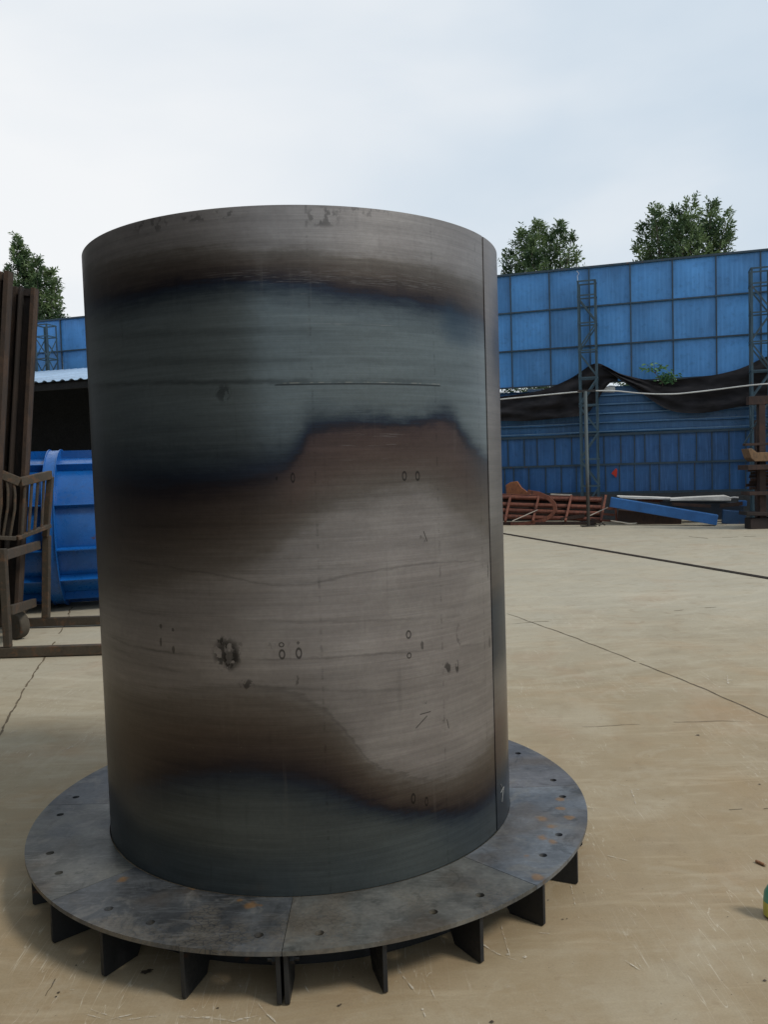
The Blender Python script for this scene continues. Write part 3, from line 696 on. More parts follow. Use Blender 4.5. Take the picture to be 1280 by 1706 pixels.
rp = [(700, 686), (833, 665.5), (870, 662), (920, 657), (963, 653), (1000, 651), (1030, 651.5), (1060, 655), (1095, 657), (1130, 656.5), (1180, 651), (1250, 642), (1300, 638), (1400, 640)]
pts = []
for i in range(len(rp)-1):
    for k in range(6):
        x = rp[i][0]+(rp[i+1][0]-rp[i][0])*k/6; y = sum(interp(rp, x+d) for d in (-10, -5, 0, 5, 10))/5; pts.append(FP(x, y, .88))
mb.tube(pts, .017, 7)
tag(mb.build('rope', painted('white_rope_fibre', (.62, .62, .60), rust=0, rough=.9), None, 60), 'white rope strung across the nets between the lattice masts', 'rope')
# white sack lodged in the gap
mb = MB(); P0 = FP(1003, 652, -.05)
sackp = [(1000, 653), (999, 646), (1004, 643), (1012, 644), (1016, 642), (1025, 642.5), (1025.5, 650), (1024, 653.5)]
mb.prism([FP(x, y, .06) for x, y in sackp], FN*.16)
tag(mb.build('plastic_sack', painted('white_plastic', (.66, .68, .68), (.35, .38, .33), rust=0, rough=.6, sc=14), None, None, .008), 'crumpled white sack lodged in the gap above the low wall', 'sack')
mb = MB(); mb.prism([FP(x, y, -.3) for x, y in [(878, 655), (880, 648), (893, 649), (906, 647.5), (907, 654)]], FN*.3)
tag(mb.build('plastic_sack', painted('pale_plastic', (.55, .57, .58), (.3, .33, .28), rust=0, rough=.6, sc=14), None, None, .008), 'pale sack showing in the gap beside the big cylinder', 'sack')

# ------------------------------------------------------------------ foliage
def leaf_mat(name, c0, c1):
    b = B(name); x, y, z = b.xyz(); n = b.noise(b.obj, 1.6, 4); n2 = b.noise(b.obj, 30, 2)
    c = b.mix(b.ss(n, .38, .62), c0, c1); c = b.gain(c, b.lin(n2, .3, .7, .6, 1.45))
    b.fin(c, .55, 0, .35)
    tr = b.t.nodes.new('ShaderNodeBsdfTranslucent'); b.put(tr.inputs[0], b.gain(c, 1.3)); ms = b.t.nodes.new('ShaderNodeMixShader'); ms.inputs[0].default_value = .25
    b.t.links.new(b.p.outputs[0], ms.inputs[1]); b.t.links.new(tr.outputs[0], ms.inputs[2]); b.t.links.new(ms.outputs[0], b.out.inputs[0])
    return b.mat
LM = leaf_mat('tree_leaves', (.042, .080, .032), (.130, .185, .070)); bark = painted('bark', (.10, .085, .065), rust=0, rough=.95, sc=6)
LM2 = leaf_mat('young_leaves', (.05, .13, .05), (.10, .21, .08))
def leaf(mb, p, d, L, W):
    d = d.normalized(); sd = d.cross(Vector((random.uniform(-1, 1), random.uniform(-1, 1), random.uniform(-1, 1))))
    if sd.length < .05: return
    sd.normalize(); dr = Vector((0, 0, -L*.12))
    mb.add([p, p+d*L*.45+sd*W*.5, p+d*L+dr, p+d*L*.45-sd*W*.5], [(0, 1, 2, 3)])
def spray(mb, p, d, L, n, lw):          # a twig carrying paired leaflets
    d = d.normalized(); sd = d.cross(Vector((random.gauss(0, 1), random.gauss(0, 1), random.gauss(0, .4)))).normalized()
    for i in range(n):
        t = (i+.5)/n; q = p+d*L*t+Vector((0, 0, -.25*L*t*t))
        for s in (-1, 1):
            if random.random() < .9: leaf(mb, q, d*.8+sd*s*.9+Vector((0, 0, random.uniform(-.4, .25))), lw*random.uniform(.7, 1.2), lw*.34)
def tree(label, plumes, Y, base_px, crown_low, lw=.15, dens=1.0):
    bp = AT(base_px, 600, Y); base = Vector((bp.x, Y, 0))
    t = thing('pruned_tree', label, 'tree', base, 'trees beyond the hoarding')
    zc = crown_low; tr = MB(); pts = [base, base+Vector((.05, .02, zc*.5)), base+Vector((-.05, 0, zc)), base+Vector((0, 0, zc+1.2))]
    tr.tube(pts, [.2, .17, .14, .07], 10)
    lf = MB(); limb = MB()
    for (px, py, rr, dy, zb) in plumes:
        top = AT(px, py, Y+dy)-Vector((0, 0, .22)); low = Vector((base.x*.35+top.x*.65, Y+dy*.6, zb if zb else zc+.2))
        limb.tube([base+Vector((0, 0, zc*.9)), low, low.lerp(top, .5)+Vector((random.uniform(-.1, .1), 0, 0)), top-Vector((0, 0, .15))], [.07, .05, .03, .008], 6)
        H = (top-low).length; rr *= .80; n = int(98*dens*H*(rr/.5)**1.5)
        ax = (top-low).normalized()
        for _ in range(n):
            v = random.random()**.8; env = rr*(1.0 if v < .45 else max(.12, 1-((v-.45)/.55)**1.3*.9))
            a = random.random()*2*pi; q = random.random()**.55
            lump = 1+.28*sin(a*3+v*11+px)+.2*sin(a*5-v*17)
            rad = env*q*lump
            p = low.lerp(top, v)+Vector((cos(a)*rad, sin(a)*rad, random.uniform(-.1, .1)))
            out = Vector((cos(a), sin(a), .9+.8*v))
            spray(lf, p, out+Vector((random.gauss(0, .4), random.gauss(0, .4), random.gauss(0, .35))), random.uniform(.16, .34), 4, lw)
    tr.build('trunk', bark, t, 50); limb.build('limbs', bark, t, 50); o = lf.build('crown', LM, t)
    return t
# plume: tip px, tip py, radius, depth offset, base height
tree('leafy tree behind the hoarding nearest the big cylinder, with two tips', [(897, 360, .55, 0, 0), (933, 364, .55, .2, 0), (868, 378, .55, -.2, 0), (848, 412, .45, .2, 0), (952, 384, .42, -.2, 0), (915, 385, .7, .6, 0), (885, 392, .7, -.5, 0), (838, 430, .3, 0, 0), (962, 412, .3, .1, 0)], 26.5, 903, 5.6, .14)
tree('broad many-tipped leafy tree behind the right part of the hoarding', [(1091, 335, .55, 0, 0), (1124, 338, .55, .3, 0), (1152, 325, .5, -.1, 0), (1185, 330, .6, .2, 0), (1210, 348, .5, -.2, 0), (1072, 362, .42, .1, 0), (1140, 355, .8, -.6, 0), (1100, 365, .8, .6, 0), (1180, 365, .75, .7, 0), (1062, 392, .3, 0, 0), (1216, 375, .32, 0, 0)], 25.5, 1140, 6.2, .14)
tree('tall lopsided leafy tree above the hoarding at the left edge', [(28, 390, .55, 0, 0), (40, 412, .6, .2, 0), (60, 424, .6, -.2, 0), (82, 446, .6, .2, 0), (92, 462, .5, -.1, 0), (14, 440, .45, .1, 0), (50, 450, .9, .5, 0), (88, 500, .5, 0, 5.2), (104, 517, .35, 0, 5.4), (20, 470, .6, 0, 0)], 31, 45, 5.6, .15)

def shrub(name, label, c, R, n, mat, lw, cat='shrub', stems=4):
    t = thing(name, label, cat, Vector((c[0], c[1], 0)))
    st = MB(); lf = MB(); C = Vector(c)
    for k in range(stems):
        tip = C+Vector((random.uniform(-.6, .6)*R[0], random.uniform(-.6, .6)*R[1], R[2]*random.uniform(.3, .9)))
        st.tube([Vector((c[0]+random.uniform(-.1, .1), c[1], 0)), Vector((c[0], c[1], c[2]*.6)), tip], [.02, .015, .004], 5)
    for _ in range(n):
        a = random.random()*2*pi; el = random.uniform(-1, 1); q = random.random()**.4
        p = C+Vector((cos(a)*sqrt(1-el*el)*R[0], sin(a)*sqrt(1-el*el)*R[1], el*R[2]))*q
        spray(lf, p, (p-C)+Vector((0, 0, .3)), .2, 3, lw)
    st.build('stems', bark, t); lf.build('foliage', mat, t); return t
c = fen(-1.2, 3.2, -.9); shrub('shrub', 'dark shrub glimpsed through the gap beside the big cylinder', c, (1.3, .4, .45), 500, LM, .12)
c = fen(2.1, 3.2, -.9); shrub('shrub', 'dark shrub behind the wall under the young sapling', c, (1.2, .4, .4), 500, LM, .12)
# young sapling pushing over the net
sp0 = FP(1105, 640, .42)
root = FP(1106, 652, -.35); root.z = 0
t = thing('sapling', 'young green sapling with spread leaves poking above the sagging black net', 'plant', root)
st = MB(); lf = MB()
tips = [(1064, 612), (1076, 606), (1090, 604), (1104, 607), (1108, 612), (1082, 616), (1097, 613)]
hub = FP(1092, 622, .42); st.tube([root, Vector((root.x, root.y, 3.2)), FP(1106, 652, -.15), FP(1104, 638, .42), hub], [.012, .012, .011, .009, .006], 6)
for x, y in tips:
    tp = FP(x, y, .45+random.uniform(-.1, .15)); st.tube([hub, hub.lerp(tp, .5)+Vector((0, 0, .03)), tp], [.005, .004, .002], 5)
    for k in range(7):
        q = hub.lerp(tp, .45+.55*k/6); leaf(lf, q, Vector((random.uniform(-1, 1), random.uniform(-.5, .5), random.uniform(-.3, .25))), .13, .055)
for _ in range(130):
    x, y = random.gauss(1113, 7), random.gauss(630, 4.5); leaf(lf, FP(x, min(y, 638), .4), Vector((random.uniform(-1, 1), random.uniform(-.5, .5), random.uniform(-.4, .4))), .10, .05)
st.build('stem', bark, t); lf.build('leaves', LM2, t)

# ------------------------------------------------------------------ open shed at the left
shed = thing('open_shed', 'dark open-fronted shed with pale corrugated lean-to roof behind the blue drum', 'shed', fen(-15, 0, 6))
dkw = painted('shed_dark', (.012, .012, .013), rust=0, rough=.9)
s0_, s1s = -27.0, -6.5
ze = 1.55; 
ze = FP(100, 634, 6.0).z; zb_ = FP(100, 617.5, 1.05).z
mb = MB()
nR = int((s1s-s0_)/.24)*8
def froof(u, v):
    s = s0_+(s1s-s0_)*u; off = 6.0-(6.0-1.05)*v
    return fen(s, ze+(zb_-ze)*v+.028*(max(-.4, cos((s-s0_)/.24*2*pi))), off)
mb.slab(froof, nR, 1, (0, 0, -.006)); mb.build('roof', painted('pale_roof_sheet', (.24, .34, .47), rust=0.04, rough=.45, sc=1.5), shed, 60)
mb = MB(); mb.bar(fen(s0_, ze-.12, 5.9), fen(s1s, ze-.12, 5.9), .08, .14); mb.build('eave_beam', dkw, shed)
for s in (s0_+.1, -21.5, -17.9, -12.0, s1s-.1):
    mb = MB(); mb.bar(fen(s, 0, 5.9), fen(s, ze-.19, 5.9), .12, .12, tuple(FN)); mb.build('post', dkw, shed)
mb = MB(); mb.slab(lambda u, v: fen(s0_+(s1s-s0_)*u, (zb_-.1)*v, 1.12), 1, 1, -FN*.02); mb.build('back_wall', dkw, shed)
for s in (s0_, s1s):
    mb = MB(); P = [fen(s, 0, 5.8), fen(s, ze-.2, 5.8), fen(s, zb_-.12, 1.16), fen(s, 0, 1.16)]; mb.prism(P, FD*.02); mb.build('side_wall', dkw, shed)

# ------------------------------------------------------------------ blue steel drum mould
bm_ = painted('glossy_blue_paint', (.005, .095, .340), (.004, .035, .13), rust=.02, rough=.30, sc=2.0)
DA = Vector((.97, .24, 0)).normalized(); DC = Vector((-3.95, 9.95, 0)); DZ = .935
DN = Vector((DA.y, -DA.x, 0))     # towards the camera
drum = thing('drum_mould', 'blue ribbed steel drum mould lying on its side between the rack and the big cylinder', 'drum mould', DC)
def dpt(s, r, th): return DC + DA*s + DN*(r*cos(th)) + Vector((0, 0, DZ+r*sin(th)))
SL, SR_ = -.75, 2.3; BR, RR = .82, .93
mb = MB(); n = 120
for r in (BR, BR-.01):
    for s in (SL, SR_):
        for i in range(n): mb.v.append(tuple(dpt(s, r, 2*pi*i/n)))
for i in range(n):
    j = (i+1) % n
    mb.f += [(i, j, n+j, n+i), (2*n+i, 3*n+i, 3*n+j, 2*n+j), (i, 2*n+i, 2*n+j, j), (n+i, n+j, 3*n+j, 3*n+i)]
mb.build('barrel', bm_, drum, 40)
rings = [SL+.02, 0.0, 1.15, SR_-.13]
for s in rings:
    mb = MB()
    for (sa, sb, ra, rb) in ((s, s+.008, BR+.001, RR), (s+.125, s+.133, BR+.001, RR), (s+.0085, s+.1245, RR-.022, RR-.014)):
        k = len(mb.v)
        for i in range(n):
            th = 2*pi*i/n; mb.v += [tuple(dpt(sa, ra, th)), tuple(dpt(sa, rb, th)), tuple(dpt(sb, rb, th)), tuple(dpt(sb, ra, th))]
        for i in range(n):
            j = (i+1) % n
            for q in range(4): mb.f.append((k+i*4+q, k+i*4+(q+1) % 4, k+j*4+(q+1) % 4, k+j*4+q))
    mb.build('hoop', bm_, drum, 40)
for a in range(12):
    th = radians((55, 19, -13, -38, -63, -92, -122, -152, 178, 148, 118, 88)[a])
    for (sa, sb) in zip(rings, rings[1:]):
        mb = MB(); p, q = dpt(sa+.135, (BR+RR)/2-.008, th), dpt(sb-.002, (BR+RR)/2-.008, th)
        rad = (DN*cos(th)+Vector((0, 0, sin(th)))); mb.bar(p, q, .012, RR-BR-.02, tuple(rad)); mb.build('rib', bm_, drum)
for s in (-.4, 1.7):
    mb = MB()
    for sg in (-1, 1):
        c_ = DC+DA*s+DN*sg*.45; mb.prism([c_+Vector((0, 0, .0))-DN*.1, c_+DN*.1, c_+DN*sg*.07+Vector((0, 0, .14)), c_-DN*sg*.1+Vector((0, 0, .06))], DA*.12)
    tag(mb.build('timber_chock', rusty('chock_wood', (.08, .06, .04), (.12, .09, .06), (.04, .03, .02))), 'dark timber chocks under the blue drum mould, ' + ('rack end' if s < 0 else 'cylinder end'), 'chock')

# ------------------------------------------------------------------ steel rack, rusty panels
rk = painted('brown_rack_paint', (.046, .034, .021), (.018, .013, .009), rust=.3, rough=.7, sc=5, rustcol=(.085, .045, .022))
A0 = G(0, 1092); A1 = G(168, 1095); YF = 7.12; YB = 8.50
rack = thing('tube_rack', 'brown square-tube storage rack with bent slatted guard at the left edge', 'rack', Vector((-3.8, 7.8, 0)))
def rbar(name, pts, wd, ht=None, par=rack):
    mb = MB()
    for p, q in zip(pts, pts[1:]): mb.bar(p, q, wd, ht or wd)
    return mb.build(name, rk, par, None, .006)
fr = [AT(-330, 1062, YF), AT(10, 1079, YF), AT(300, 1088, YF)]
zf = .05
f0, f1 = Vector((-5.4, YF, zf)), Vector((-1.6, YF, zf)); rbar('ground_rail_beam', [f0, f1], .07, .085)
b0, b1 = Vector((-5.6, YB, zf+.01)), Vector((-1.8, YB, zf+.01)); rbar('ground_rail_beam', [b0, b1], .07, .085)
# front post and rear post of the end frame
pf0, pf1 = AT(4, 1080, YF), AT(4, 914, YF); pf0.z = .094
rbar('post', [Vector((pf1.x, YF, .094)), Vector((pf1.x, YF, pf1.z))], .06)
pr1 = AT(77, 893, YB-.06); prx = AT(75, 1000, YB).x
rbar('post', [Vector((prx, YB, .104)), Vector((AT(78, 893, YB).x, YB, pr1.z))], .07)
rbar('tie_beam', [Vector((pf1.x+.0, YF+.04, pf1.z-.06)), AT(64, 908, YB-.05)], .045, .085)
rbar('tie_beam', [Vector((pf1.x+.02, YF+.04, AT(6, 1018, YF).z)), AT(57, 1004, YB-.05)], .045, .085)
# upper slatted guard
g0, g1, g2 = AT(-60, 765, 7.75), AT(33, 803, 7.95), AT(84, 791, 8.42)
h0_, h1_, h2_ = AT(-60, 893, 7.75), AT(27, 897, 7.95), AT(82, 876, 8.42)
rbar('guard_rail', [g0, g1, g2], .05, .085); rbar('guard_rail', [h0_, h1_, h2_], .06, .04)
rbar('guard_post', [g2+Vector((0, 0, -.02)), AT(76, 893, YB-.02)], .06)
for (xt, xb) in ((-40, -44), (-20, -24), (-2, -6), (10, 4), (22, 16)):
    t_ = (xt+60)/93; p = g0.lerp(g1, t_); q = h0_.lerp(h1_, (xb+60)/87); mid_ = p.lerp(q, .5)+Vector((.03, 0, 0)); MB().tube([p, p.lerp(mid_, .5)+Vector((.009, 0, 0)), mid_, q], .014, 8).build('slat', rk, rack, 40)
for (xt, xb) in ((42, 36), (53, 47), (63, 57), (73, 69)):
    p = g1.lerp(g2, (xt-33)/51); q = h1_.lerp(h2_, (xb-27)/55); MB().bar(p, q, .012, .045, (0, 1, 0)).build('slat', rk, rack)
cpt = AT(30, 1052, 7.95); mb = MB(); mb.tube([Vector((cpt.x-.03, cpt.y-.05, .135)), Vector((cpt.x+.02, cpt.y+.04, .135))], .13, 28); mb.build('caster_wheel', painted('dirty_rubber', (.055, .045, .032), rust=.2, rough=.9), rack, 40, .012)
rp_ = rusty('rusted_sheet_pile', (.018, .013, .011), (.034, .021, .014), (.010, .009, .008), 1.6)
rpe = rusty('rusted_lit_edge', (.036, .023, .015), (.062, .034, .019), (.018, .012, .010), 3)  # lighter copy of the pile rust, paints the lit look of the wide ribs
def pile(label, tl, tr_, bl, br, Y, ribs):
    # a tall ribbed steel panel standing on edge
    P = lambda u, v: AT(bl[0]*(1-u)+br[0]*u, 0, 1) if False else None
    BL, BR2, TL, TR = [AT(*p, Y) for p in (bl, br, tl, tr_)]
    BL.z = max(.10, BL.z); BR2.z = max(.10, BR2.z)
    t = thing('sheet_pile', label, 'sheet pile', Vector(((BL.x+BR2.x)/2, Y, .10)), 'rusty sheet piles standing in the rack')
    Q = lambda u, v: (BL.lerp(BR2, u)).lerp(TL.lerp(TR, u), v)
    mb = MB(); mb.slab(Q, 1, 1, (0, .02, 0)); mb.build('web_plate', rp_, t)
    for (u, d, w2) in ribs:
        mb = MB(); a, b2 = Q(u, .0)+Vector((0, -d/2-.003, 0)), Q(u, 1.0)+Vector((0, -d/2-.003, 0)); mb.bar(a, b2, w2, d, (0, 1, 0)); mb.build('rib', rpe if w2 > .03 else rp_, t, None, .003)
    for v in (.015, .985):
        mb = MB(); mb.bar(Q(0, v)+Vector((0, -.013-.003, 0)), Q(1, v)+Vector((0, -.013-.003, 0)), .025, .05); mb.build('end_bar', rp_, t)
pile('tall rusty ribbed sheet pile in the rack, beside the blue drum', (-55, 470), (64, 483), (-95, 1060), (36, 1055), 8.26, [(.04, .08, .03), (.25, .10, .02), (.42, .07, .02), (.60, .10, .018), (.70, .05, .04), (.80, .10, .018), (.975, .09, .040)])
pile('taller rusty ribbed sheet pile in the rack, at the very left edge', (-110, 448), (21, 455), (-140, 1080), (-8, 1075), 7.86, [(.04, .08, .03), (.3, .08, .02), (.55, .10, .02), (.74, .08, .02), (.86, .05, .035), (.975, .09, .045)])

# ------------------------------------------------------------------ workshop hall added out of view on the left to darken the cylinder
hall = thing('unseen_hall', 'tall dark grey sheet-metal workshop hall added out of view left of the rack', 'blocker', Vector((-10, -6, 0)))
hm = painted('hall_sheet', (.060, .066, .072), rust=.05, rough=.7, sc=.8, streak=.2)
HX, HY0, HY1, HH = -6.3, -20.0, 11.2, 9.0
mb = MB(); mb.slab(lambda u, v: Vector((HX+.02*cos(u*2*pi*104), HY0+(HY1-HY0)*u, HH*v)), 624, 1, (-.02, 0, 0)); mb.build('front_wall', hm, hall, 60)
mb = MB(); mb.slab(lambda u, v: Vector((HX-.05-9*u, HY1+.02*cos(u*2*pi*30), HH*v)), 240, 1, (0, -.02, 0)); mb.build('gable_wall', hm, hall, 60)
mb = MB(); mb.prism([(HX+.35, HY0, HH+.02), (HX+.35, HY0, HH+.10), (HX-4.6, HY0, HH+1.3), (HX-9.4, HY0, HH+.10), (HX-9.4, HY0, HH+.02), (HX-4.6, HY0, HH+1.2)], (0, HY1-HY0+.3, 0)); mb.build('roof', hm, hall)
for y in (-13, -4):
    mb = MB(); mb.box((HX+.03, y, .02), (HX+.09, y+4, 4.6)); mb.build('sliding_door', painted('hall_door', (.03, .035, .04), rust=.1, rough=.7), hall, None, .01)

# ------------------------------------------------------------------ scrap along the wall
rs = rusty('scrap_rust', (.120, .038, .024), (.18, .062, .036), (.055, .024, .018), 3)
rs2 = rusty('scrap_rust_dark', (.026, .014, .011), (.045, .022, .015), (.015, .010, .009), 3)
OF = 1.1
t = thing('formwork_panel', 'rusty red ribbed formwork panel lying against the foot of the wall left of the post', 'scrap panel', FP(930, 872, OF))
def SP(px, py, off=OF): return FP(px, py, off)
def tilt(px, py): return FP(px, py, OF+ (py-828)*.012-.1)
for (ya, yb) in ((827, 835), (840, 846), (850, 856), (860, 866)):
    mb = MB(); L = 1003 if ya < 850 else 1000; ym = (ya+yb)/2
    p, q = tilt(770, ym-5), tilt(L, ym+2.5); mb.tube([p, q], .052, 8); mb.build('channel', rs, t, 30)
mb = MB(); mb.prism([tilt(770, 824)+FN*.12, tilt(1005, 831)+FN*.12, tilt(1003, 868)+FN*.12, tilt(770, 866)+FN*.12], FN*.02); mb.build('back_sheet', rs2, t)
for (xt, xb) in ((852, 843), (899, 889), (953, 943), (1010, 1002)):
    mb = MB(); mb.bar(tilt(xt, 826)-FN*.09, tilt(xb, 868)-FN*.09, .05, .085, tuple(FN)); mb.build('cross_bar', rs, t, None, .004)
mb = MB(); mb.bar(tilt(770, 821)+FN*.02, tilt(1004, 829)+FN*.02, .12, .02); mb.build('edge_flange', rs, t)
mb = MB(); p, q = FP(770, 872.5, OF+.15), FP(993, 873, OF+.45); p.z = q.z = .04
mb.bar(p, q, .16, .06); tag(mb.build('rusty_flat_bar', rs2, None, None, .004), 'long dark rusty flat bar lying on the concrete below the red ribbed panel', 'flat bar')
# curved hoop segment
cur = [(880, 819), (898, 822), (914, 829), (924, 839), (926, 849), (920, 858), (908, 866), (892, 870), (872, 873), (852, 874)]
mb = MB(); pts = [FP(x, min(y, 873), OF+.30) for x, y in cur]
for i, (x, y) in enumerate(cur): pass
k = len(mb.v); n = len(cur)
ctr = Vector((0, 0, 0))
for i, p in enumerate(pts):
    d = (pts[min(i+1, n-1)]-pts[max(i-1, 0)]).normalized(); nx = d.cross(FN).normalized()*.045
    mb.v += [tuple(p-nx), tuple(p+nx), tuple(p+nx-FN*.10), tuple(p-nx-FN*.10)]
for i in range(n-1):
    for q in range(4): mb.f.append((i*4+q, i*4+(q+1) % 4, i*4+4+(q+1) % 4, i*4+4+q))
mb.f += [(0, 1, 2, 3), (4*n-1, 4*n-2, 4*n-3, 4*n-4)]
tag(mb.build('steel_hoop', rs, None, 40), 'curved rusty steel hoop segment leaning in front of the red ribbed panel', 'hoop')
mb = MB(); mb.prism([SP(x, y, .7) for x, y in ((845, 826), (844, 808), (852, 803), (863, 801.5), (870, 812), (886, 824), (870, 827))], -FN*.12)
tag(mb.build('bent_plate', rusty('orange_rust', (.19, .07, .03), (.24, .09, .035), (.10, .035, .02), 6), None, None, .01), 'bent orange-rust plate heaped on top of the red ribbed panel', 'scrap plate')
for (a, b2, lab) in (((854, 868), (896, 849.5), 'thin pale rod leaning on the red ribbed panel left of the hoop'), ((981, 860), (1013, 845.5), 'thin pale rod leaning on the red ribbed panel by the thin post')):
    mb = MB(); mb.tube([FP(*a, OF+.55), FP(*b2, OF+.35)], .012, 6); tag(mb.build('thin_rod', painted('pale_rod', (.42, .36, .30), rust=0), None), lab, 'rod')
mb = MB(); mb.bar(SP(918, 823.5, .9), SP(953, 825, .9), .1, .03); tag(mb.build('timber_strip', painted('pale_timber', (.42, .38, .32), rust=0, rough=.8)), 'pale strip laid on top of the red ribbed panel', 'strip')
# ladder-like frame end
t = thing('short_frame', 'small rusty ladder-like frame end right of the thin post', 'frame', SP(1018, 870, 1.3))
for (a, b2) in (((1001, 846), (1026, 848)), ((1003, 856), (1024, 858)), ((1000, 867), (1026, 868))):
    mb = MB(); mb.bar(SP(*a, 1.3), SP(*b2, 1.3), .05, .05, (0, 0, 1)); mb.build('bar', rs, t)
for (a, b2) in (((1026, 845), (1028, 870)),):
    mb = MB(); mb.bar(SP(*a, 1.36), SP(*b2, 1.36), .05, .07, tuple(FN)); mb.build('upright', rs, t)
mb = MB(); mb.tube([FP(1018, 867.5, 1.75), FP(1035, 870, 1.8), FP(1050, 873, 1.85), FP(1061, 871.5, 1.8)], .014, 6)
tag(mb.build('pale_batten', painted('batten', (.45, .40, .33), rust=0)), 'thin pale batten lying on the concrete under the brown beam', 'batten')
# long blue box beam
def sweep_box(p, q, h, d, nrm=FN):
    mb = MB(); p, q = Vector(p), Vector(q); ax = (q-p).normalized(); u = nrm.cross(ax); u = u if u.z > 0 else -u; u.normalize()
    mb.prism([p-u*h/2, p+u*h/2, q+u*h/2, q-u*h/2], nrm*d); return mb
bb_ = painted('blue_beam_paint', (.028, .130, .360), rust=.05, rough=.4, sc=3)
p, q = FP(1017, 836.5, 1.75), FP(1196, 867, 2.25)
mb = sweep_box(p, q, .225, .28); tag(mb.build('blue_beam', bb_, None, None, .012), 'long blue steel box beam sloping down to the concrete at the foot of the wall', 'steel beam')
mb = sweep_box(FP(1030, 859, 1.5), FP(1136, 868.5, 1.6), .27, .3); tag(mb.build('brown_beam', rs2, None, None, .008), 'dark brown steel beam lying beneath the sloping blue beam', 'steel beam')
mb = sweep_box(FP(1100, 850, 1.1), FP(1240, 852, 1.1), .40, .25); tag(mb.build('dark_beam', painted('dark_blue_beam', (.012, .022, .040), rust=.1), None, None, .008), 'dark steel beam lying behind the sloping blue beam', 'steel beam')
mb = sweep_box(FP(1205, 861, 1.7), FP(1243, 864, 1.7), .30, .3); tag(mb.build('blue_box_end', painted('dull_blue', (.015, .06, .15), rust=.1), None, None, .01), 'dull blue box section on the ground between the blue beam and the rusty rack', 'box section')
mb = sweep_box(FP(1232, 838.5, 1.6), FP(1245, 839, 1.6), .12, .2); tag(mb.build('blue_offcut', bb_, None, None, .01), 'small blue offcut lying beside the rusty rack', 'offcut')
wt = painted('white_board', (.66, .64, .60), (.40, .38, .34), rust=0, rough=.8, sc=4)
mb = MB(); mb.prism([SP(x, y, 1.3) for x, y in ((1117, 830.5), (1165, 828), (1210, 826), (1219, 829), (1218, 834.5), (1160, 834), (1117, 834.5))], FN*.5)
tag(mb.build('white_board', wt, None, None, .01), 'thick white board lying on the dark beam near the rusty rack', 'board')
mb = MB(); mb.prism([SP(x, y, 1.2) for x, y in ((1028, 826.5), (1080, 828), (1118, 829.5), (1118, 832), (1060, 831.5), (1034, 829.5))], FN*.4)
tag(mb.build('white_strip', wt, None, None, .004), 'thin white strip lying behind the raised end of the blue beam', 'strip')
mb = MB(); mb.tube([SP(1216, 829.5, 1.5), SP(1224, 828.5, 1.5), SP(1231, 829, 1.5)], .02, 6); tag(mb.build('white_rag', wt), 'little white rag at the end of the thick white board', 'rag')

# loose offcuts among the scrap
for (a, b2, off, th, mt, lab) in (
    ((1062, 834), (1105, 838), 1.0, .07, rs, 'short red-rusted bar lying behind the raised end of the blue beam'),
    ((935, 868), (974, 862), 1.55, .06, rs2, 'short dark offcut leaning at the foot of the red panel left of the post'),
    ((985, 868), (1000, 873), 1.6, .05, rs2, 'stubby dark offcut just right of the post foot'),
    ((1120, 842), (1185, 846), 1.6, .05, rs2, 'thin dark rusty bar lying between the white board and the blue beam'),
    ((1200, 846), (1238, 842), 1.9, .06, rs2, 'dark rusty bar above the dull blue box section')):
    p, q = FP(*a, off), FP(*b2, off); p.z = max(p.z, th/2); q.z = max(q.z, th/2)
    mb = MB(); mb.angle(p, q, th*1.4, .012, (0, 0, 1), FN); tag(mb.build('steel_offcut', mt), lab, 'offcut')
# rusty rack at the right edge
RY = 17.3
t = thing('beam_rack', 'dark rusty storage rack loaded with steel sections at the right edge', 'rack', Vector((AT(1275, 880, RY).x, RY, 0)))
def rb(name, a, b2, wd, ht, mat, Ya=RY, Yb=RY, up=(0, 0, 1)):
    mb = MB(); p, q = AT(*a, Ya), AT(*b2, Yb); p.z = max(p.z, ht/2 if up[2] else 0); q.z = max(q.z, ht/2 if up[2] else 0.0); mb.bar(p, q, wd, ht, up); return mb.build(name, mat, t, None, .004)
rb('post', (1268, 672), (1270, 884), .13, .13, rs2, up=(0, 1, 0)); rb('post', (1450, 664), (1452, 886), .13, .13, rs2, up=(0, 1, 0))
rb('post', (1262, 700), (1264, 876), .10, .10, rs2, RY+1.2, RY+1.2, up=(0, 1, 0))
rb('top_beam', (1246, 668), (1480, 657), .14, .17, rs2)
rb('shelf_beam', (1240, 741), (1480, 732), .14, .05, rs2)
rb('shelf_beam', (1238, 779), (1480, 772), .5, .10, rs2)
rb('shelf_beam', (1242, 822), (1480, 818), .4, .07, rs2)
rs3 = rusty('rack_black_rust', (.014, .010, .009), (.026, .015, .012), (.008, .007, .006), 3)
rb('foot_beam', (1246, 873), (1480, 879), .3, .22, rs3); rb('foot_beam', (1238, 855), (1480, 858), .4, .07, rs3)
rb('brace', (1240, 740), (1290, 655), .03, .03, teal, RY+.2, RY+.2, up=(0, 1, 0))
tm = rusty('old_timber', (.15, .085, .045), (.20, .12, .06), (.07, .045, .03), 4)
mb = MB(); P = [AT(x, y, RY-.15) for x, y in ((1247, 748), (1253, 747), (1262, 754), (1480, 746), (1480, 766), (1258, 769), (1252, 763))]; mb.prism(P, (0, .35, 0))
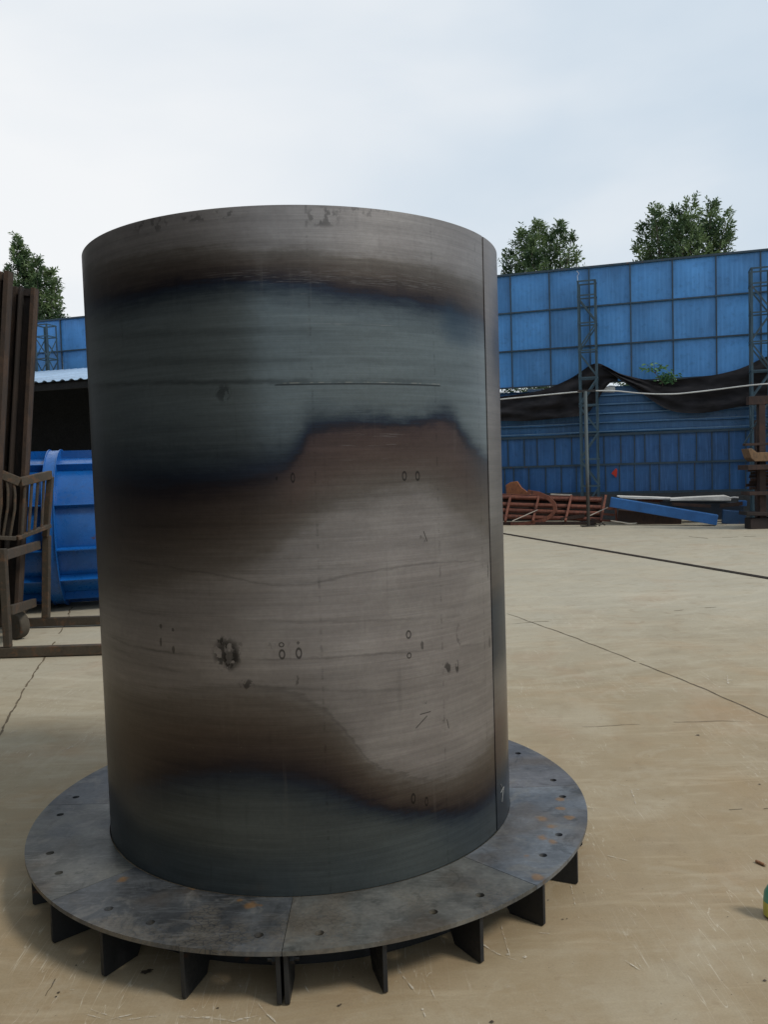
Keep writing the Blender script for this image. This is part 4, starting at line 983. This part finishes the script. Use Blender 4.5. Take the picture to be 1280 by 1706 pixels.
tag(mb.build('timber_wedge', tm, None, None, .01), 'brown timber baulk resting on the shelf of the right-hand rusty rack', 'timber')
for k in range(7):
    y = 786+k*5.2 if k < 4 else 806+ (k-4)*5; 
    mb = MB(); a, b2 = AT(1246+random.uniform(-3, 6), y, RY+.1+.1*(k % 3)), AT(1480, y-8, RY+.1+.1*(k % 3)); mb.angle(a, b2, .06, .008, (0, 0, 1), (0, 1, 0))
    tag(mb.build('angle_bar', rs2), 'dark rusty angle bar stacked in the rack at the right edge', 'angle bar', 'angle bars stacked in the right-hand rack')

# ------------------------------------------------------------------ small things on the yard
p = G(1270, 1439, .006)
a, b2 = G(1260, 1434, .006), G(1276, 1441, .006); d = (b2-a).normalized()
t = thing('steel_pin', 'small rusty steel pin lying alone on the concrete at the right edge', 'pin', Vector((p.x, p.y, 0)))
mb = MB(); mb.tube([a, b2-d*.004], .0058, 14); mb.build('shank', rusty('pin_rust', (.24, .11, .05), (.36, .19, .09), (.10, .05, .03), 40), t, 40)
mb = MB(); mb.tube([b2-d*.004, b2], [.0058, .0045], 14); mb.build('tip', painted('pin_end', (.35, .25, .16), rust=0), t)
# green bottle half out of frame
c0 = G(1292, 1527); rb_ = .037
prof = [(.0, .002), (.030, .002), (.037, .008), (.037, .055), (.034, .085), (.022, .108), (.013, .120), (.013, .136), (.0, .137)]
t = thing('plastic_bottle', 'green and yellow plastic bottle standing on the concrete at the right edge', 'bottle', Vector((c0.x, c0.y, 0)))
def lathe(prof, n=32):
    mb = MB()
    for (r, z) in prof:
        for i in range(n): mb.v.append((r*cos(2*pi*i/n), r*sin(2*pi*i/n), z))
    for j in range(len(prof)-1):
        for i in range(n): a = j*n+i; b = j*n+(i+1) % n; mb.f.append((a, b, b+n, a+n))
    return mb
bg_ = B('green_plastic').fin((.10, .30, .22), .3); by_ = B('yellow_plastic').fin((.50, .46, .09), .4)
local(lathe([p for p in prof if p[1] <= .0551]), 'base_half', by_, t, 40)
local(lathe([p for p in prof if p[1] >= .055]), 'upper_half', bg_, t, 40)
